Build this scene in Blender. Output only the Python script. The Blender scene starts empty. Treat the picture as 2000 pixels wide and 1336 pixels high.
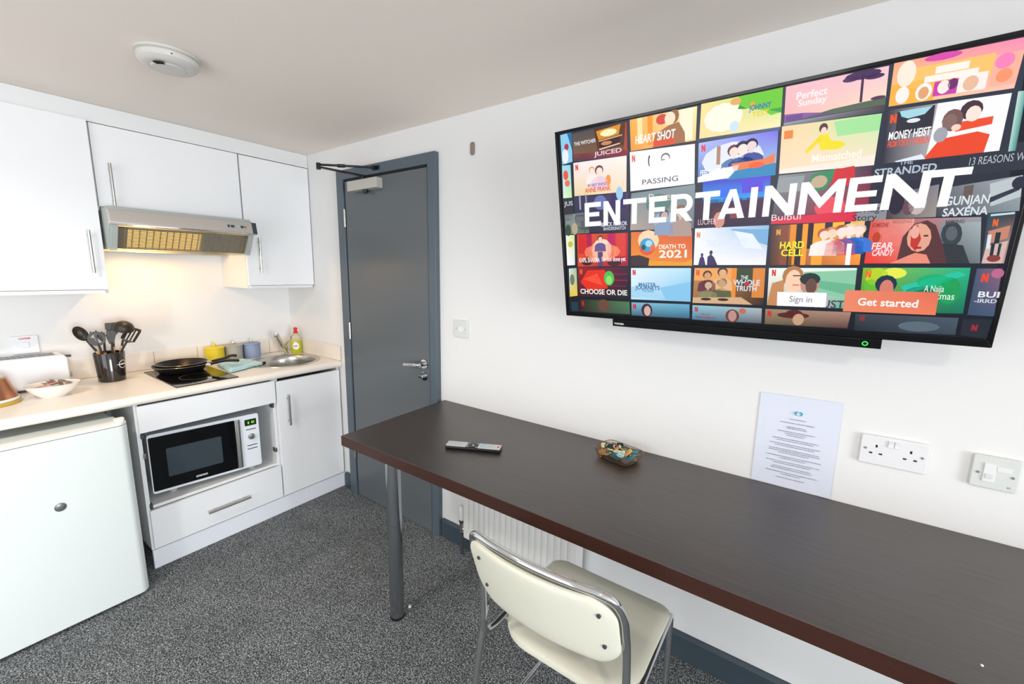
import bpy, bmesh, math, random
from math import sin, cos, pi, sqrt, radians, atan2
from mathutils import Vector, Matrix
random.seed(7)
S = bpy.context.scene
COL = S.collection

# ------------------------------------------------------------------ camera
CAM = (3.10555, -1.57230, 1.48215)
YAW, PITCH, ROLL, FPX = 0.614576, -0.164487, 0.017409, 823.123
fw = Vector((-sin(YAW)*cos(PITCH), cos(YAW)*cos(PITCH), sin(PITCH)))
rt = Vector((cos(YAW), sin(YAW), 0)); up = rt.cross(fw)
rt2 = cos(ROLL)*rt + sin(ROLL)*up; up2 = -sin(ROLL)*rt + cos(ROLL)*up
cd = bpy.data.cameras.new('camera'); cam = bpy.data.objects.new('camera', cd); COL.objects.link(cam)
cd.sensor_width = 36; cd.lens = FPX/2000*36; cd.clip_start = .02
m = Matrix((rt2, up2, -fw)).transposed().to_4x4(); m.translation = CAM
cam.matrix_world = m; S.camera = cam

# ------------------------------------------------------------------ world, exposure, large lights
EXPO = -0.03
S.view_settings.view_transform = 'Standard'; S.view_settings.look = 'None'
S.view_settings.gamma = 1; S.view_settings.use_curve_mapping = False
S.view_settings.exposure = EXPO
w = bpy.data.worlds.new('world'); S.world = w; w.use_nodes = True
w.node_tree.nodes['Background'].inputs[0].default_value = (.88, .94, 1, 1)
w.node_tree.nodes['Background'].inputs[1].default_value = 1.2

def lamp(name, kind, loc, power, col, size=.1, size2=None, to=None, spread=None, shape=None):
    l = bpy.data.lights.new(name, kind); l.energy = power; l.color = col
    if kind == 'AREA':
        l.size = size
        if shape: l.shape = shape
        if size2: l.shape = 'RECTANGLE'; l.size_y = size2
        if spread: l.spread = spread
    else: l.shadow_soft_size = size
    o = bpy.data.objects.new(name, l); COL.objects.link(o); o.location = loc
    if to is not None: o.rotation_euler = Vector(to).to_track_quat('-Z', 'Y').to_euler()
    return o
lamp('daylight_window_back', 'AREA', (7.62, -2.15, 1.12), 103, (.90, .95, 1), 1.9, 1.9, to=(-1, 0, 0), spread=radians(105))
lamp('daylight_window_left', 'AREA', (2.10, -3.30, 1.05), 36, (.94, .96, 1), 1.9, 1.8, to=(0, 1, 0))

# ------------------------------------------------------------------ materials
def lin(h):
    if isinstance(h, str): h = [int(h[i:i+2], 16) for i in (0, 2, 4)]
    return tuple((c/255/12.92 if c/255 <= .04045 else ((c/255+.055)/1.055)**2.4) for c in h)
def nodemat(name):
    m = bpy.data.materials.new(name); m.use_nodes = True
    return m, m.node_tree.nodes, m.node_tree.links, m.node_tree.nodes['Principled BSDF']
def mat(name, col, rough=.5, metal=0, bump=0, bscale=200, var=0, vscale=30, spec=.5, coat=0, trans=0, ior=1.45, emis=None, estr=1, stretch=None, alpha=1):
    m, N, L, P = nodemat(name)
    c = lin(col)
    P.inputs['Base Color'].default_value = (*c, 1); P.inputs['Roughness'].default_value = rough
    P.inputs['Metallic'].default_value = metal; P.inputs['Specular IOR Level'].default_value = spec
    P.inputs['Coat Weight'].default_value = coat; P.inputs['Coat Roughness'].default_value = .06
    P.inputs['Transmission Weight'].default_value = trans; P.inputs['IOR'].default_value = ior
    if emis: P.inputs['Emission Color'].default_value = (*lin(emis), 1); P.inputs['Emission Strength'].default_value = estr
    tc = N.new('ShaderNodeTexCoord'); mp = N.new('ShaderNodeMapping'); L.new(tc.outputs['Object'], mp.inputs[0])
    if stretch: mp.inputs['Scale'].default_value = stretch
    if var:
        n = N.new('ShaderNodeTexNoise'); n.inputs['Scale'].default_value = vscale; n.inputs['Detail'].default_value = 4
        L.new(mp.outputs[0], n.inputs['Vector'])
        r = N.new('ShaderNodeMix'); r.data_type = 'RGBA'
        r.inputs['A'].default_value = (*[max(0, x*(1-var)) for x in c], 1); r.inputs['B'].default_value = (*[min(1, x*(1+var)) for x in c], 1)
        L.new(n.outputs['Fac'], r.inputs['Factor']); L.new(r.outputs['Result'], P.inputs['Base Color'])
    if bump:
        n = N.new('ShaderNodeTexNoise'); n.inputs['Scale'].default_value = bscale; n.inputs['Detail'].default_value = 3
        L.new(mp.outputs[0], n.inputs['Vector'])
        b = N.new('ShaderNodeBump'); b.inputs['Strength'].default_value = bump; b.inputs['Distance'].default_value = .001
        L.new(n.outputs['Fac'], b.inputs['Height']); L.new(b.outputs[0], P.inputs['Normal'])
    return m
M = {}
M['wall'] = mat('white_emulsion', 'e9e9e8', .75, bump=.25, bscale=90, spec=.3)
M['ceil'] = mat('ceiling_paint', 'f6ece3', .8, bump=.2, bscale=60, spec=.25)
M['gloss'] = mat('white_gloss_laminate', 'eff0f1', .12, bump=.02, bscale=8, spec=.5)
M['carcass'] = mat('white_melamine', 'e6e7e6', .35, bump=.03, bscale=150)
M['plinth'] = mat('white_kickboard', 'eaecf3', .3, bump=.02, bscale=150)
M['worktop'] = mat('cream_laminate', 'f6eee2', .3, var=.03, vscale=60, bump=.02, bscale=200)
M['tile'] = mat('glazed_white_tile', 'efe6da', .12, bump=.03, bscale=20)
M['grout'] = mat('grey_grout', '9a8f84', .8, bump=.2)
M['slate'] = mat('slate_grey_paint', '56626c', .32, bump=.06, bscale=160, spec=.5)
M['slate_leaf'] = mat('dark_grey_door_paint', '5e6468', .3, bump=.04, bscale=120, spec=.5)
M['skirt'] = mat('slate_skirting_paint', '3f4b54', .35, bump=.1, bscale=120)
M['seal'] = mat('black_rubber_seal', '101214', .6, bump=.1)
M['black'] = mat('black_plastic', '111214', .35, bump=.05)
M['tvblack'] = mat('gloss_black_plastic', '08090b', .12, bump=.01)
M['steel'] = mat('brushed_steel', 'c4c2bd', .25, 1, bump=.08, bscale=60, stretch=(1, 1, 14))
M['chrome'] = mat('chrome', 'd8dadc', .07, 1, bump=.005)
M['leg'] = mat('brushed_chrome_leg', 'b4b8bc', .16, 1, bump=.03, bscale=300, stretch=(1, 1, .05))
M['hood'] = mat('silver_hood_paint', 'cbc3bc', .36, .45, bump=.02)
M['hoodgrey'] = mat('grey_hood_plastic', 'a9b0ac', .5, bump=.03)
M['hooddark'] = mat('dark_grey_hood_plastic', '3c4147', .4, bump=.03)
M['filter'] = mat('metal_filter_mesh', 'a79c86', .4, .6, bump=.1)
M['fridge'] = mat('white_fridge_enamel', 'e2e9e6', .22, bump=.06, bscale=260)
M['badge'] = mat('grey_badge', '7d7f7e', .35, .6, bump=.1)
M['cream'] = mat('cream_vinyl', 'dddccb', .42, bump=.12, bscale=240, var=.04, vscale=9)
M['plate'] = mat('white_electrical_plastic', 'e8e8ea', .3, bump=.01)
M['plateold'] = mat('aged_white_plastic', 'd8dcd8', .35, bump=.01)
M['hole'] = mat('dark_socket_hole', '1b1c1e', .7, bump=.05)
M['mwwhite'] = mat('white_microwave_plastic', 'e4e9ee', .3, bump=.01)
M['mwglass'] = mat('black_microwave_glass', '05060a', .08, bump=.005)
M['mwwin'] = mat('grey_microwave_window', '39434a', .15, var=.2, vscale=400)
M['lcd'] = mat('green_display', '07130a', .3, emis='0a2a0c', estr=.5, bump=.01)
M['lcdlit'] = mat('lit_green_digits', '204010', .5, emis='8ff02a', estr=1.6, bump=.01)
M['hobglass'] = mat('black_hob_glass', '14100d', .05, spec=.9, bump=.004)
M['hobring'] = mat('hob_marking', '8f8880', .3, bump=.02)
M['pan'] = mat('black_nonstick', '17161a', .3, bump=.04)
M['panin'] = mat('grey_nonstick', '3d3a38', .3, bump=.05)
M['panrim'] = mat('pan_rim', 'b8b0a6', .2, .9, bump=.02)
M['towel'] = mat('pale_blue_cloth', 'bfe5ea', .9, bump=.6, bscale=260, var=.06, vscale=80)
M['yellow'] = mat('yellow_ceramic', 'e8cf2c', .45, bump=.7, bscale=130, var=.12, vscale=160)
M['greyc'] = mat('grey_ceramic', 'a9a79c', .45, bump=.7, bscale=130, var=.12, vscale=160)
M['bluec'] = mat('blue_grey_ceramic', '8d9cbc', .45, bump=.7, bscale=130, var=.14, vscale=160)
M['potblack'] = mat('black_glazed_pot', '2a2420', .12, bump=.02, coat=.5)
M['utensil'] = mat('dark_nylon', '2b241d', .4, bump=.04)
M['woodlight'] = mat('pale_wood', 'd8a868', .5, var=.15, vscale=30, bump=.1, stretch=(4, 4, .5))
M['ceramic'] = mat('white_ceramic', 'f2efe9', .15, bump=.01)
M['whiteplastic'] = mat('white_toaster_plastic', 'ebecee', .25, bump=.01)
M['copper'] = mat('copper_finish', 'c98a66', .28, .8, bump=.02)
M['brass'] = mat('yellow_base_rim', 'd8b648', .35, .3, bump=.02)
M['red'] = mat('red_plastic', 'd8261c', .35, bump=.02)
M['redtxt'] = mat('red_print', 'd02a2a', .5, bump=.01)
M['liquid'] = mat('yellow_green_liquid', 'd3d81a', .12, trans=.25, bump=.01)
M['clear'] = mat('clear_plastic', 'f6f4e4', .06, trans=.85, ior=1.2, bump=.01)
M['amber'] = mat('amber_glass', 'f7dcc8', .05, trans=.96, ior=1.3, bump=.01)
M['paper'] = mat('white_paper', 'dde2f0', .7, bump=.15, bscale=12)
M['ink'] = mat('dark_ink', '747a8a', .7, bump=.01)
M['teal'] = mat('teal_ink', '2aa3b8', .6, bump=.01)
M['plaster'] = mat('bare_brown_plaster', '8f8478', .9, bump=.6, var=.2)
M['radiator'] = mat('white_radiator_enamel', 'e2e1dd', .3, bump=.02)
M['sachet'] = mat('brown_striped_sachet', 'b39a8c', .5, var=.5, vscale=160, stretch=(1, 12, 1))
M['sachetpink'] = mat('orange_pink_sachet', 'e8a28c', .5, var=.3, vscale=160)
M['white'] = mat('white_print', 'f4f4f4', .4, bump=.01)
M['silverkey'] = mat('silver_plastic', 'c9ccce', .4, .2, bump=.02)
M['keyblue'] = mat('pale_blue_keys', 'a9cad6', .4, bump=.02)
M['lampglow'] = mat('lamp_diffuser', 'ffffff', .5, emis='fff1dc', estr=14, bump=.01)
M['bulb'] = mat('warm_bulb', 'ffffff', .5, emis='ffc060', estr=40, bump=.01)
M['led'] = mat('green_led', '103010', .4, emis='30ff50', estr=3, bump=.01)
M['beige'] = mat('offwhite_alarm_plastic', 'cfccc6', .35, bump=.01)

def wood():
    m, N, L, P = nodemat('dark_wenge_laminate')
    tc = N.new('ShaderNodeTexCoord'); mp = N.new('ShaderNodeMapping'); L.new(tc.outputs['Object'], mp.inputs[0])
    mp.inputs['Scale'].default_value = (1.2, 26, 26)
    n = N.new('ShaderNodeTexNoise'); n.inputs['Scale'].default_value = 5; n.inputs['Detail'].default_value = 8; n.inputs['Roughness'].default_value = .7
    L.new(mp.outputs[0], n.inputs['Vector'])
    r = N.new('ShaderNodeValToRGB'); r.color_ramp.elements[0].position = .3; r.color_ramp.elements[1].position = .72
    r.color_ramp.elements[0].color = (*lin('1c1715'), 1); r.color_ramp.elements[1].color = (*lin('453a35'), 1)
    L.new(n.outputs['Fac'], r.inputs[0]); L.new(r.outputs[0], P.inputs['Base Color'])
    q = N.new('ShaderNodeMapRange'); q.inputs['To Min'].default_value = .34; q.inputs['To Max'].default_value = .46; P.inputs['Specular IOR Level'].default_value = 1.0; P.inputs['Coat Weight'].default_value = .12; P.inputs['Coat Roughness'].default_value = .3
    L.new(n.outputs['Fac'], q.inputs['Value']); L.new(q.outputs[0], P.inputs['Roughness'])
    b = N.new('ShaderNodeBump'); b.inputs['Strength'].default_value = .12; b.inputs['Distance'].default_value = .0006
    L.new(n.outputs['Fac'], b.inputs['Height']); L.new(b.outputs[0], P.inputs['Normal'])
    return m
M['wood'] = wood()
M['woodedge'] = mat('dark_wood_edging', '391c13', .38, var=.35, vscale=12, bump=.08, stretch=(.6, 8, 8))
def carpet():
    m, N, L, P = nodemat('speckled_grey_carpet')
    tc = N.new('ShaderNodeTexCoord')
    n = N.new('ShaderNodeTexNoise'); n.inputs['Scale'].default_value = 210; n.inputs['Detail'].default_value = 3; n.inputs['Roughness'].default_value = .8
    n2 = N.new('ShaderNodeTexNoise'); n2.inputs['Scale'].default_value = 7; n2.inputs['Detail'].default_value = 3
    L.new(tc.outputs['Object'], n.inputs['Vector']); L.new(tc.outputs['Object'], n2.inputs['Vector'])
    r = N.new('ShaderNodeValToRGB'); e = r.color_ramp.elements
    e[0].position = .40; e[0].color = (*lin('232628'), 1); e[1].position = .64; e[1].color = (*lin('d2d5d5'), 1)
    k = e.new(.52); k.color = (*lin('686c6e'), 1)
    L.new(n.outputs['Fac'], r.inputs[0])
    mx = N.new('ShaderNodeMix'); mx.data_type = 'RGBA'; mx.blend_type = 'MULTIPLY'; mx.inputs['Factor'].default_value = 1
    q = N.new('ShaderNodeMapRange'); q.inputs['From Min'].default_value = .3; q.inputs['From Max'].default_value = .7; q.inputs['To Min'].default_value = .85; q.inputs['To Max'].default_value = 1.1
    L.new(n2.outputs['Fac'], q.inputs['Value']); L.new(r.outputs[0], mx.inputs['A']); L.new(q.outputs[0], mx.inputs['B'])
    L.new(mx.outputs['Result'], P.inputs['Base Color']); P.inputs['Roughness'].default_value = .95; P.inputs['Specular IOR Level'].default_value = .1
    b = N.new('ShaderNodeBump'); b.inputs['Strength'].default_value = .8; b.inputs['Distance'].default_value = .004
    L.new(n.outputs['Fac'], b.inputs['Height']); L.new(b.outputs[0], P.inputs['Normal'])
    return m
M['carpet'] = carpet()
def translucent(name, col, t=.75):
    m, N, L, P = nodemat(name)
    a = N.new('ShaderNodeBsdfTranslucent'); a.inputs[0].default_value = (*lin(col), 1); x = N.new('ShaderNodeMixShader'); x.inputs[0].default_value = t
    P.inputs['Base Color'].default_value = (*lin(col), 1)
    L.new(P.outputs[0], x.inputs[1]); L.new(a.outputs[0], x.inputs[2]); L.new(x.outputs[0], N['Material Output'].inputs[0])
    return m
M['lens'] = mat('frosted_lamp_cover', 'ffe2a0', .5, emis='ffca62', estr=1.35, bump=.02)
def glasspane():
    m, N, L, P = nodemat('window_glass')
    t = N.new('ShaderNodeBsdfTransparent'); g = N.new('ShaderNodeBsdfGlossy'); g.inputs['Roughness'].default_value = .02
    x = N.new('ShaderNodeMixShader'); x.inputs[0].default_value = .06
    L.new(t.outputs[0], x.inputs[1]); L.new(g.outputs[0], x.inputs[2]); L.new(x.outputs[0], N['Material Output'].inputs[0])
    return m
M['glass'] = glasspane()
def screenmat():
    m, N, L, P = nodemat('lit_screen_picture')
    a = N.new('ShaderNodeVertexColor'); a.layer_name = 'Col'
    L.new(a.outputs[0], P.inputs['Emission Color']); P.inputs['Emission Strength'].default_value = 1.0*2**(-EXPO)
    P.inputs['Base Color'].default_value = (.004, .004, .005, 1); P.inputs['Roughness'].default_value = .25; P.inputs['Specular IOR Level'].default_value = .25
    return m
M['screen'] = screenmat()

# ------------------------------------------------------------------ mesh helpers
def B(): return bmesh.new()
def box(bm, x0, x1, y0, y1, z0, z1):
    vs = [bm.verts.new((x, y, z)) for x in (x0, x1) for y in (y0, y1) for z in (z0, z1)]
    for f in ((0, 1, 3, 2), (4, 6, 7, 5), (0, 4, 5, 1), (2, 3, 7, 6), (0, 2, 6, 4), (1, 5, 7, 3)):
        bm.faces.new([vs[i] for i in f])
    return bm
def prism(bm, pts, a, b, axis='z'):
    """polygon pts (2D) extruded from a to b along axis; pts are the other two coordinates in xyz order"""
    def v(p, t):
        return {'z': (p[0], p[1], t), 'y': (p[0], t, p[1]), 'x': (t, p[0], p[1])}[axis]
    lo = [bm.verts.new(v(p, a)) for p in pts]; hi = [bm.verts.new(v(p, b)) for p in pts]
    n = len(pts)
    bm.faces.new(lo[::-1]); bm.faces.new(hi)
    for i in range(n): bm.faces.new((lo[i], lo[(i+1) % n], hi[(i+1) % n], hi[i]))
    return bm
def frame_for(d):
    d = d.normalized(); a = Vector((0, 0, 1)) if abs(d.z) < .9 else Vector((1, 0, 0))
    u = d.cross(a).normalized(); return u, d.cross(u)
def tube(bm, pts, r, n=12, cap=True, closed=False, flat=1.0):
    pts = [Vector(p) for p in pts]; rings = []
    u = None
    for i, p in enumerate(pts):
        if closed: d = pts[(i+1) % len(pts)]-pts[i-1]
        else: d = pts[min(i+1, len(pts)-1)]-pts[max(i-1, 0)]
        d.normalize()
        if u is None: u, v = frame_for(d)
        else:
            u = (u-d*u.dot(d)).normalized(); v = d.cross(u)
        rr = r[i] if isinstance(r, (list, tuple)) else r
        rings.append([bm.verts.new(p+u*cos(2*pi*k/n)*rr+v*sin(2*pi*k/n)*rr*flat) for k in range(n)])
    for i in range(len(rings) if closed else len(rings)-1):
        a, b = rings[i], rings[(i+1) % len(rings)]
        for k in range(n): bm.faces.new((a[k], a[(k+1) % n], b[(k+1) % n], b[k]))
    if cap and not closed: bm.faces.new(rings[0][::-1]); bm.faces.new(rings[-1])
    return bm
def cyl(bm, p, q, r, r2=None, n=24): return tube(bm, [p, q], [r, r if r2 is None else r2], n)
def lathe(bm, prof, c=(0, 0), n=40, sx=1, sy=1, rot=0):
    rings = []
    for r, z in prof:
        if r < 1e-5: rings.append([bm.verts.new((c[0], c[1], z))])
        else: rings.append([bm.verts.new((c[0]+r*sx*cos(2*pi*k/n+rot), c[1]+r*sy*sin(2*pi*k/n+rot), z)) for k in range(n)])
    for a, b in zip(rings, rings[1:]):
        for k in range(n):
            k2 = (k+1) % n
            if len(a) == 1 and len(b) == 1: continue
            if len(a) == 1: bm.faces.new((a[0], b[k2], b[k]))
            elif len(b) == 1: bm.faces.new((a[k], a[k2], b[0]))
            else: bm.faces.new((a[k], a[k2], b[k2], b[k]))
    return bm
def ball(bm, c, r, n=16, s=(1, 1, 1)):
    g = bmesh.ops.create_uvsphere(bm, u_segments=n, v_segments=max(6, n//2), radius=r)
    for v in g['verts']: v.co = Vector((v.co.x*s[0], v.co.y*s[1], v.co.z*s[2]))+Vector(c)
    return bm
def rrect(w, h, r, n=6, cx=0, cy=0):
    if not isinstance(r, (list, tuple)): r = [r]*4
    out = []
    for (sx, sy, a0), rr in zip(((1, 1, 0), (-1, 1, 90), (-1, -1, 180), (1, -1, 270)), r):
        for k in range(n+1):
            a = radians(a0+90*k/n); out.append((cx+sx*(w/2-rr)+rr*cos(a), cy+sy*(h/2-rr)+rr*sin(a)))
    return out
def pad(outline, t, edge=.35, warp=None, crown=0):
    """soft pad: outline polygon in local xy, thickness t in z with rounded rim"""
    bm = B(); rings = []; dense = []
    for i in range(len(outline)):
        a, b = Vector(outline[i]), Vector(outline[(i+1) % len(outline)]); q = max(1, int((b-a).length/.014))
        dense += [tuple(a.lerp(b, k/q)) for k in range(q)]
    outline = dense
    prof = [(0.0, 1), (.12, 1), (.24, 1), (.36, 1), (.48, .995), (.6, .985), (.72, .965), (.85, .9), (.95, .72), (.99, .45), (1.0, 0), (.99, -.45), (.95, -.72), (.85, -.9), (.72, -.965), (.6, -.985), (.48, -.995), (.36, -1), (.24, -1), (.12, -1), (0, -1)]
    for s, z in prof:
        zz = z*t/2 + (crown*(1-s*s) if z > 0 else 0)
        if s == 0: rings.append([bm.verts.new((0, 0, zz))])
        else: rings.append([bm.verts.new((x*s, y*s, zz)) for x, y in outline])
    n = len(outline)
    for a, b in zip(rings, rings[1:]):
        for k in range(n):
            k2 = (k+1) % n
            if len(a) == 1: bm.faces.new((a[0], b[k], b[k2]))
            elif len(b) == 1: bm.faces.new((a[k], b[0], a[k2]))
            else: bm.faces.new((a[k], b[k], b[k2], a[k2]))
    if warp:
        for v in bm.verts: v.co = Vector(warp(*v.co))
    return bm
def arc(c, r, a0, a1, n, plane='xz', const=0):
    out = []
    for k in range(n+1):
        a = radians(a0+(a1-a0)*k/n); p, q = c[0]+r*cos(a), c[1]+r*sin(a)
        out.append({'xz': (p, const, q), 'yz': (const, p, q), 'xy': (p, q, const)}[plane])
    return out
def smoothpath(pts, n=8):
    P = [Vector(p) for p in pts]; out = []
    for i in range(len(P)-1):
        p0, p1, p2, p3 = P[max(i-1, 0)], P[i], P[i+1], P[min(i+2, len(P)-1)]
        for k in range(n):
            t = k/n
            out.append(.5*((2*p1)+(-p0+p2)*t+(2*p0-5*p1+4*p2-p3)*t*t+(-p0+3*p1-3*p2+p3)*t**3))
    out.append(P[-1]); return out
def text_bm(bm, s, org, xdir, ydir, width, height, bold=0, align='l', lift=0.0, depth=0):
    """flat lettering: baseline-left origin, fitted to width x height"""
    cu = bpy.data.curves.new('t', 'FONT'); cu.body = s; cu.offset = bold; cu.resolution_u = 3
    o = bpy.data.objects.new('t', cu); COL.objects.link(o)
    dg = bpy.context.evaluated_depsgraph_get(); me = o.evaluated_get(dg).to_mesh()
    xs = [v.co.x for v in me.vertices]; ys = [v.co.y for v in me.vertices]
    x0, x1 = min(xs), max(xs); y0, y1 = 0, max(ys)
    xd, yd, og = Vector(xdir), Vector(ydir), Vector(org)
    if height is None: height = width/(x1-x0)*(y1-y0)
    if width is None: width = height/(y1-y0)*(x1-x0)
    if align == 'c': og = og-xd*width/2
    nrm = xd.cross(yd)
    vs = [bm.verts.new(og+xd*((v.co.x-x0)/(x1-x0)*width)+yd*((v.co.y)/(y1-y0)*height)+nrm*lift) for v in me.vertices]
    fs = []
    for p in me.polygons:
        try: fs.append(bm.faces.new([vs[i] for i in p.vertices]))
        except ValueError: pass
    bpy.data.objects.remove(o); bpy.data.curves.remove(cu)
    return fs

WM = {}
def finish(name, bm, m, bevel=0, smooth=True, seg=2, flipfix=True):
    if flipfix: bmesh.ops.recalc_face_normals(bm, faces=bm.faces[:])
    me = bpy.data.meshes.new(name); bm.to_mesh(me); bm.free()
    ms = m if isinstance(m, (list, tuple)) else [m]
    for k in ms: me.materials.append(M[k] if isinstance(k, str) else k)
    if smooth:
        for p in me.polygons: p.use_smooth = True
        try: me.set_sharp_from_angle(angle=radians(35))
        except Exception: pass
    o = bpy.data.objects.new(name, me); COL.objects.link(o)
    if bevel:
        b = o.modifiers.new('bevel', 'BEVEL'); b.width = bevel; b.segments = seg; b.limit_method = 'ANGLE'; b.angle_limit = radians(40)
        b.harden_normals = False
    return o
def props(o, label=None, cat=None, group=None, kind=None):
    if label: o['label'] = label
    if cat: o['category'] = cat
    if group: o['group'] = group
    if kind: o['kind'] = kind
    return o
def thing(name, label, cat, loc=(0, 0, 0), rz=0, group=None, matrix=None, kind=None):
    o = bpy.data.objects.new(name, None); COL.objects.link(o); o.empty_display_size = .05
    mt = matrix if matrix is not None else Matrix.Translation(loc) @ Matrix.Rotation(rz, 4, 'Z')
    o.matrix_world = mt; WM[o.name] = mt.copy()
    return props(o, label, cat, group, kind)
def part(name, bm, m, parent, local=False, bevel=0, smooth=True, label=None, seg=2, kind=None):
    """a part; geometry is given in world coordinates unless local=True"""
    if not local:
        inv = WM[parent.name].inverted()
        for v in bm.verts: v.co = inv @ v.co
    o = finish(name, bm, m, bevel, smooth, seg); o.parent = parent; WM[o.name] = WM[parent.name].copy()
    if label: o['label'] = label
    if kind: o['kind'] = kind
    return o
def single(name, bm, m, label=None, cat=None, group=None, kind=None, bevel=0, smooth=True, org=None, seg=2):
    if org is None:
        xs = [v.co.x for v in bm.verts]; ys = [v.co.y for v in bm.verts]; zs = [v.co.z for v in bm.verts]
        org = ((min(xs)+max(xs))/2, (min(ys)+max(ys))/2, min(zs))
    og = Vector(org)
    for v in bm.verts: v.co -= og
    o = finish(name, bm, m, bevel, smooth, seg); o.location = og; WM[o.name] = Matrix.Translation(og)
    return props(o, label, cat, group, kind)
def copy_thing(o, loc, rz=None, label=None):
    c = o.copy(); COL.objects.link(c); c.location = loc
    if rz is not None: c.rotation_euler = (0, 0, rz)
    if label: c['label'] = label
    WM[c.name] = Matrix.Translation(loc) @ Matrix.Rotation(rz or 0, 4, 'Z')
    for ch in o.children:
        d = ch.copy(); COL.objects.link(d); d.parent = c
        for g in ch.children:
            e = g.copy(); COL.objects.link(e); e.parent = d
    return c

# ------------------------------------------------------------------ room shell
RX, RY, RZ = 7.5, -3.2, 2.20
T = .10
single('floor', box(B(), -T, RX+T, RY-T, T, -.08, 0), 'carpet', kind='structure', smooth=False)
single('ceiling', box(B(), -T, RX+T, RY-T, T, RZ, RZ+.08), 'ceil', kind='structure', smooth=False)
single('wall_right', box(B(), -T, RX+T, 0, T, 0, RZ), 'wall', kind='structure', smooth=False)
single('wall_kitchen', box(B(), -T, 0, RY-T, 0, 0, RZ), 'wall', kind='structure', smooth=False)
def wall_with_hole(name, axis, a, b, u0, u1, h0, h1, U0, U1):
    bm = B()
    def bx(p, q, r, s):
        if axis == 'x': box(bm, a, b, p, q, r, s)
        else: box(bm, p, q, a, b, r, s)
    bx(U0, u0, 0, RZ); bx(u1, U1, 0, RZ); bx(u0, u1, 0, h0); bx(u0, u1, h1, RZ)
    return single(name, bm, 'wall', kind='structure', smooth=False)
wall_with_hole('wall_back', 'x', RX, RX+T, -3.10, -1.20, .16, 2.10, RY, 0)
wall_with_hole('wall_left', 'y', RY-T, RY, 1.15, 3.05, .14, 2.0, 0, RX)
def window(name, axis, a, u0, u1, h0, h1):
    t = thing(name, None, None, kind='structure')
    bm = B(); k = .05
    def bx(bm, p, q, r, s, d0=.02, d1=.07):
        if axis == 'x': box(bm, a+d0, a+d1, p, q, r, s)
        else: box(bm, p, q, a-d1, a-d0, r, s)
    bx(bm, u0, u0+k, h0, h1); bx(bm, u1-k, u1, h0, h1); bx(bm, u0+k, u1-k, h0, h0+k); bx(bm, u0+k, u1-k, h1-k, h1)
    um = (u0+u1)/2; bx(bm, um-k/2, um+k/2, h0+k, h1-k)
    part('window_frame', bm, 'plate', t, smooth=False, bevel=.004)
    for p, q in ((u0+k, um-k/2), (um+k/2, u1-k)):
        bm = B(); bx(bm, p, q, h0+k, h1-k, .043, .047); part('pane', bm, 'glass', t, smooth=False)
window('window_1', 'x', RX, -3.10, -1.20, .16, 2.10)
window('window_2', 'y', RY, 1.15, 3.05, .14, 2.0)

# skirting boards
def skirting(name, pts, t=.018, h=.108):
    bm = B(); (x0, y0), (x1, y1) = pts
    if y0 == y1: prism(bm, [(y0, 0), (y0-t, 0), (y0-t, h-.012), (y0-t*.45, h), (y0, h)], x0, x1, 'x')
    return single(name, bm, 'skirt', kind='structure', smooth=False)
skirting('baseboard_right', ((1.545, 0), (RX, 0)))
skirting('baseboard_corner', ((.625, 0), (.702, 0)))

# ------------------------------------------------------------------ ceiling lamps (out of frame, they throw the shadows of the hood and the television)
def downlight(x, y, power, label):
    t = thing('ceiling_downlight', label, 'ceiling light', (x, y, RZ), group='recessed ceiling downlights')
    part('bezel', lathe(B(), [(.062, RZ), (.062, RZ-.006), (.044, RZ-.012), (.044, RZ)], (x, y)), 'chrome', t)
    part('diffuser', lathe(B(), [(.043, RZ-.001), (.043, RZ-.006), (0, RZ-.008)], (x, y)), 'lampglow', t)
    l = lamp('downlight', 'SPOT', (x, y, RZ-.03), power, (1, .93, .84), .045, to=(0, 0, -1))
    l.data.spot_size = radians(160); l.data.spot_blend = .5
downlight(1.50, -2.05, 48, 'round chrome ceiling downlight nearer the kitchen')
downlight(3.90, -1.85, 36, 'round chrome ceiling downlight at the window end of the room')

# ------------------------------------------------------------------ kitchen: wall cabinets
XU = .3595
def bar_handle(parent, p, q, out, r=.006, name='handle', standoff=.028):
    """round bar from p to q standing off by `out` direction"""
    p, q, out = Vector(p), Vector(q), Vector(out)
    bm = B(); a, b = p+out*standoff, q+out*standoff
    cyl(bm, a, b, r, n=16)
    for k in (.13, .87):
        c = p.lerp(q, k); cyl(bm, c, c+out*standoff, r*.8, n=12)
    return part(name, bm, 'steel', parent)
def wall_cabinet(label, y0, y1, z0, z1, hy, hz0, hz1, front=XU, under=True):
    t = thing('wall_cabinet', label, 'kitchen cabinet', (front/2, (y0+y1)/2, z0))
    k = .016; bm = B(); xf = front-.02
    box(bm, .002, xf, y0, y0+k, z0-.018, z1); box(bm, .002, xf, y1-k, y1, z0-.018, z1)
    box(bm, .002, xf+.018, y0+k, y1-k, z0-.018, z0-.002); box(bm, .002, xf, y0+k, y1-k, z1-k, z1)
    box(bm, .002, .008, y0+k, y1-k, z0, z1-k)
    part('body', bm, 'carcass', t, smooth=False)
    d = part('door', box(B(), xf+.002, front, y0+.002, y1-.002, z0, z1-.002), 'gloss', t, bevel=.0015, smooth=False)
    bar_handle(d, (front, hy, hz0), (front, hy, hz1), (1, 0, 0))
wall_cabinet('large white gloss wall cabinet at the left, bar handle low on its right', -1.70, -1.033, 1.368, 2.122, -1.083, 1.445, 1.637, front=.378)
wall_cabinet('wide white gloss wall cabinet above the cooker hood', -1.028, -.416, 1.752, 2.119, -.976, 1.757, 1.948)
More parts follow.
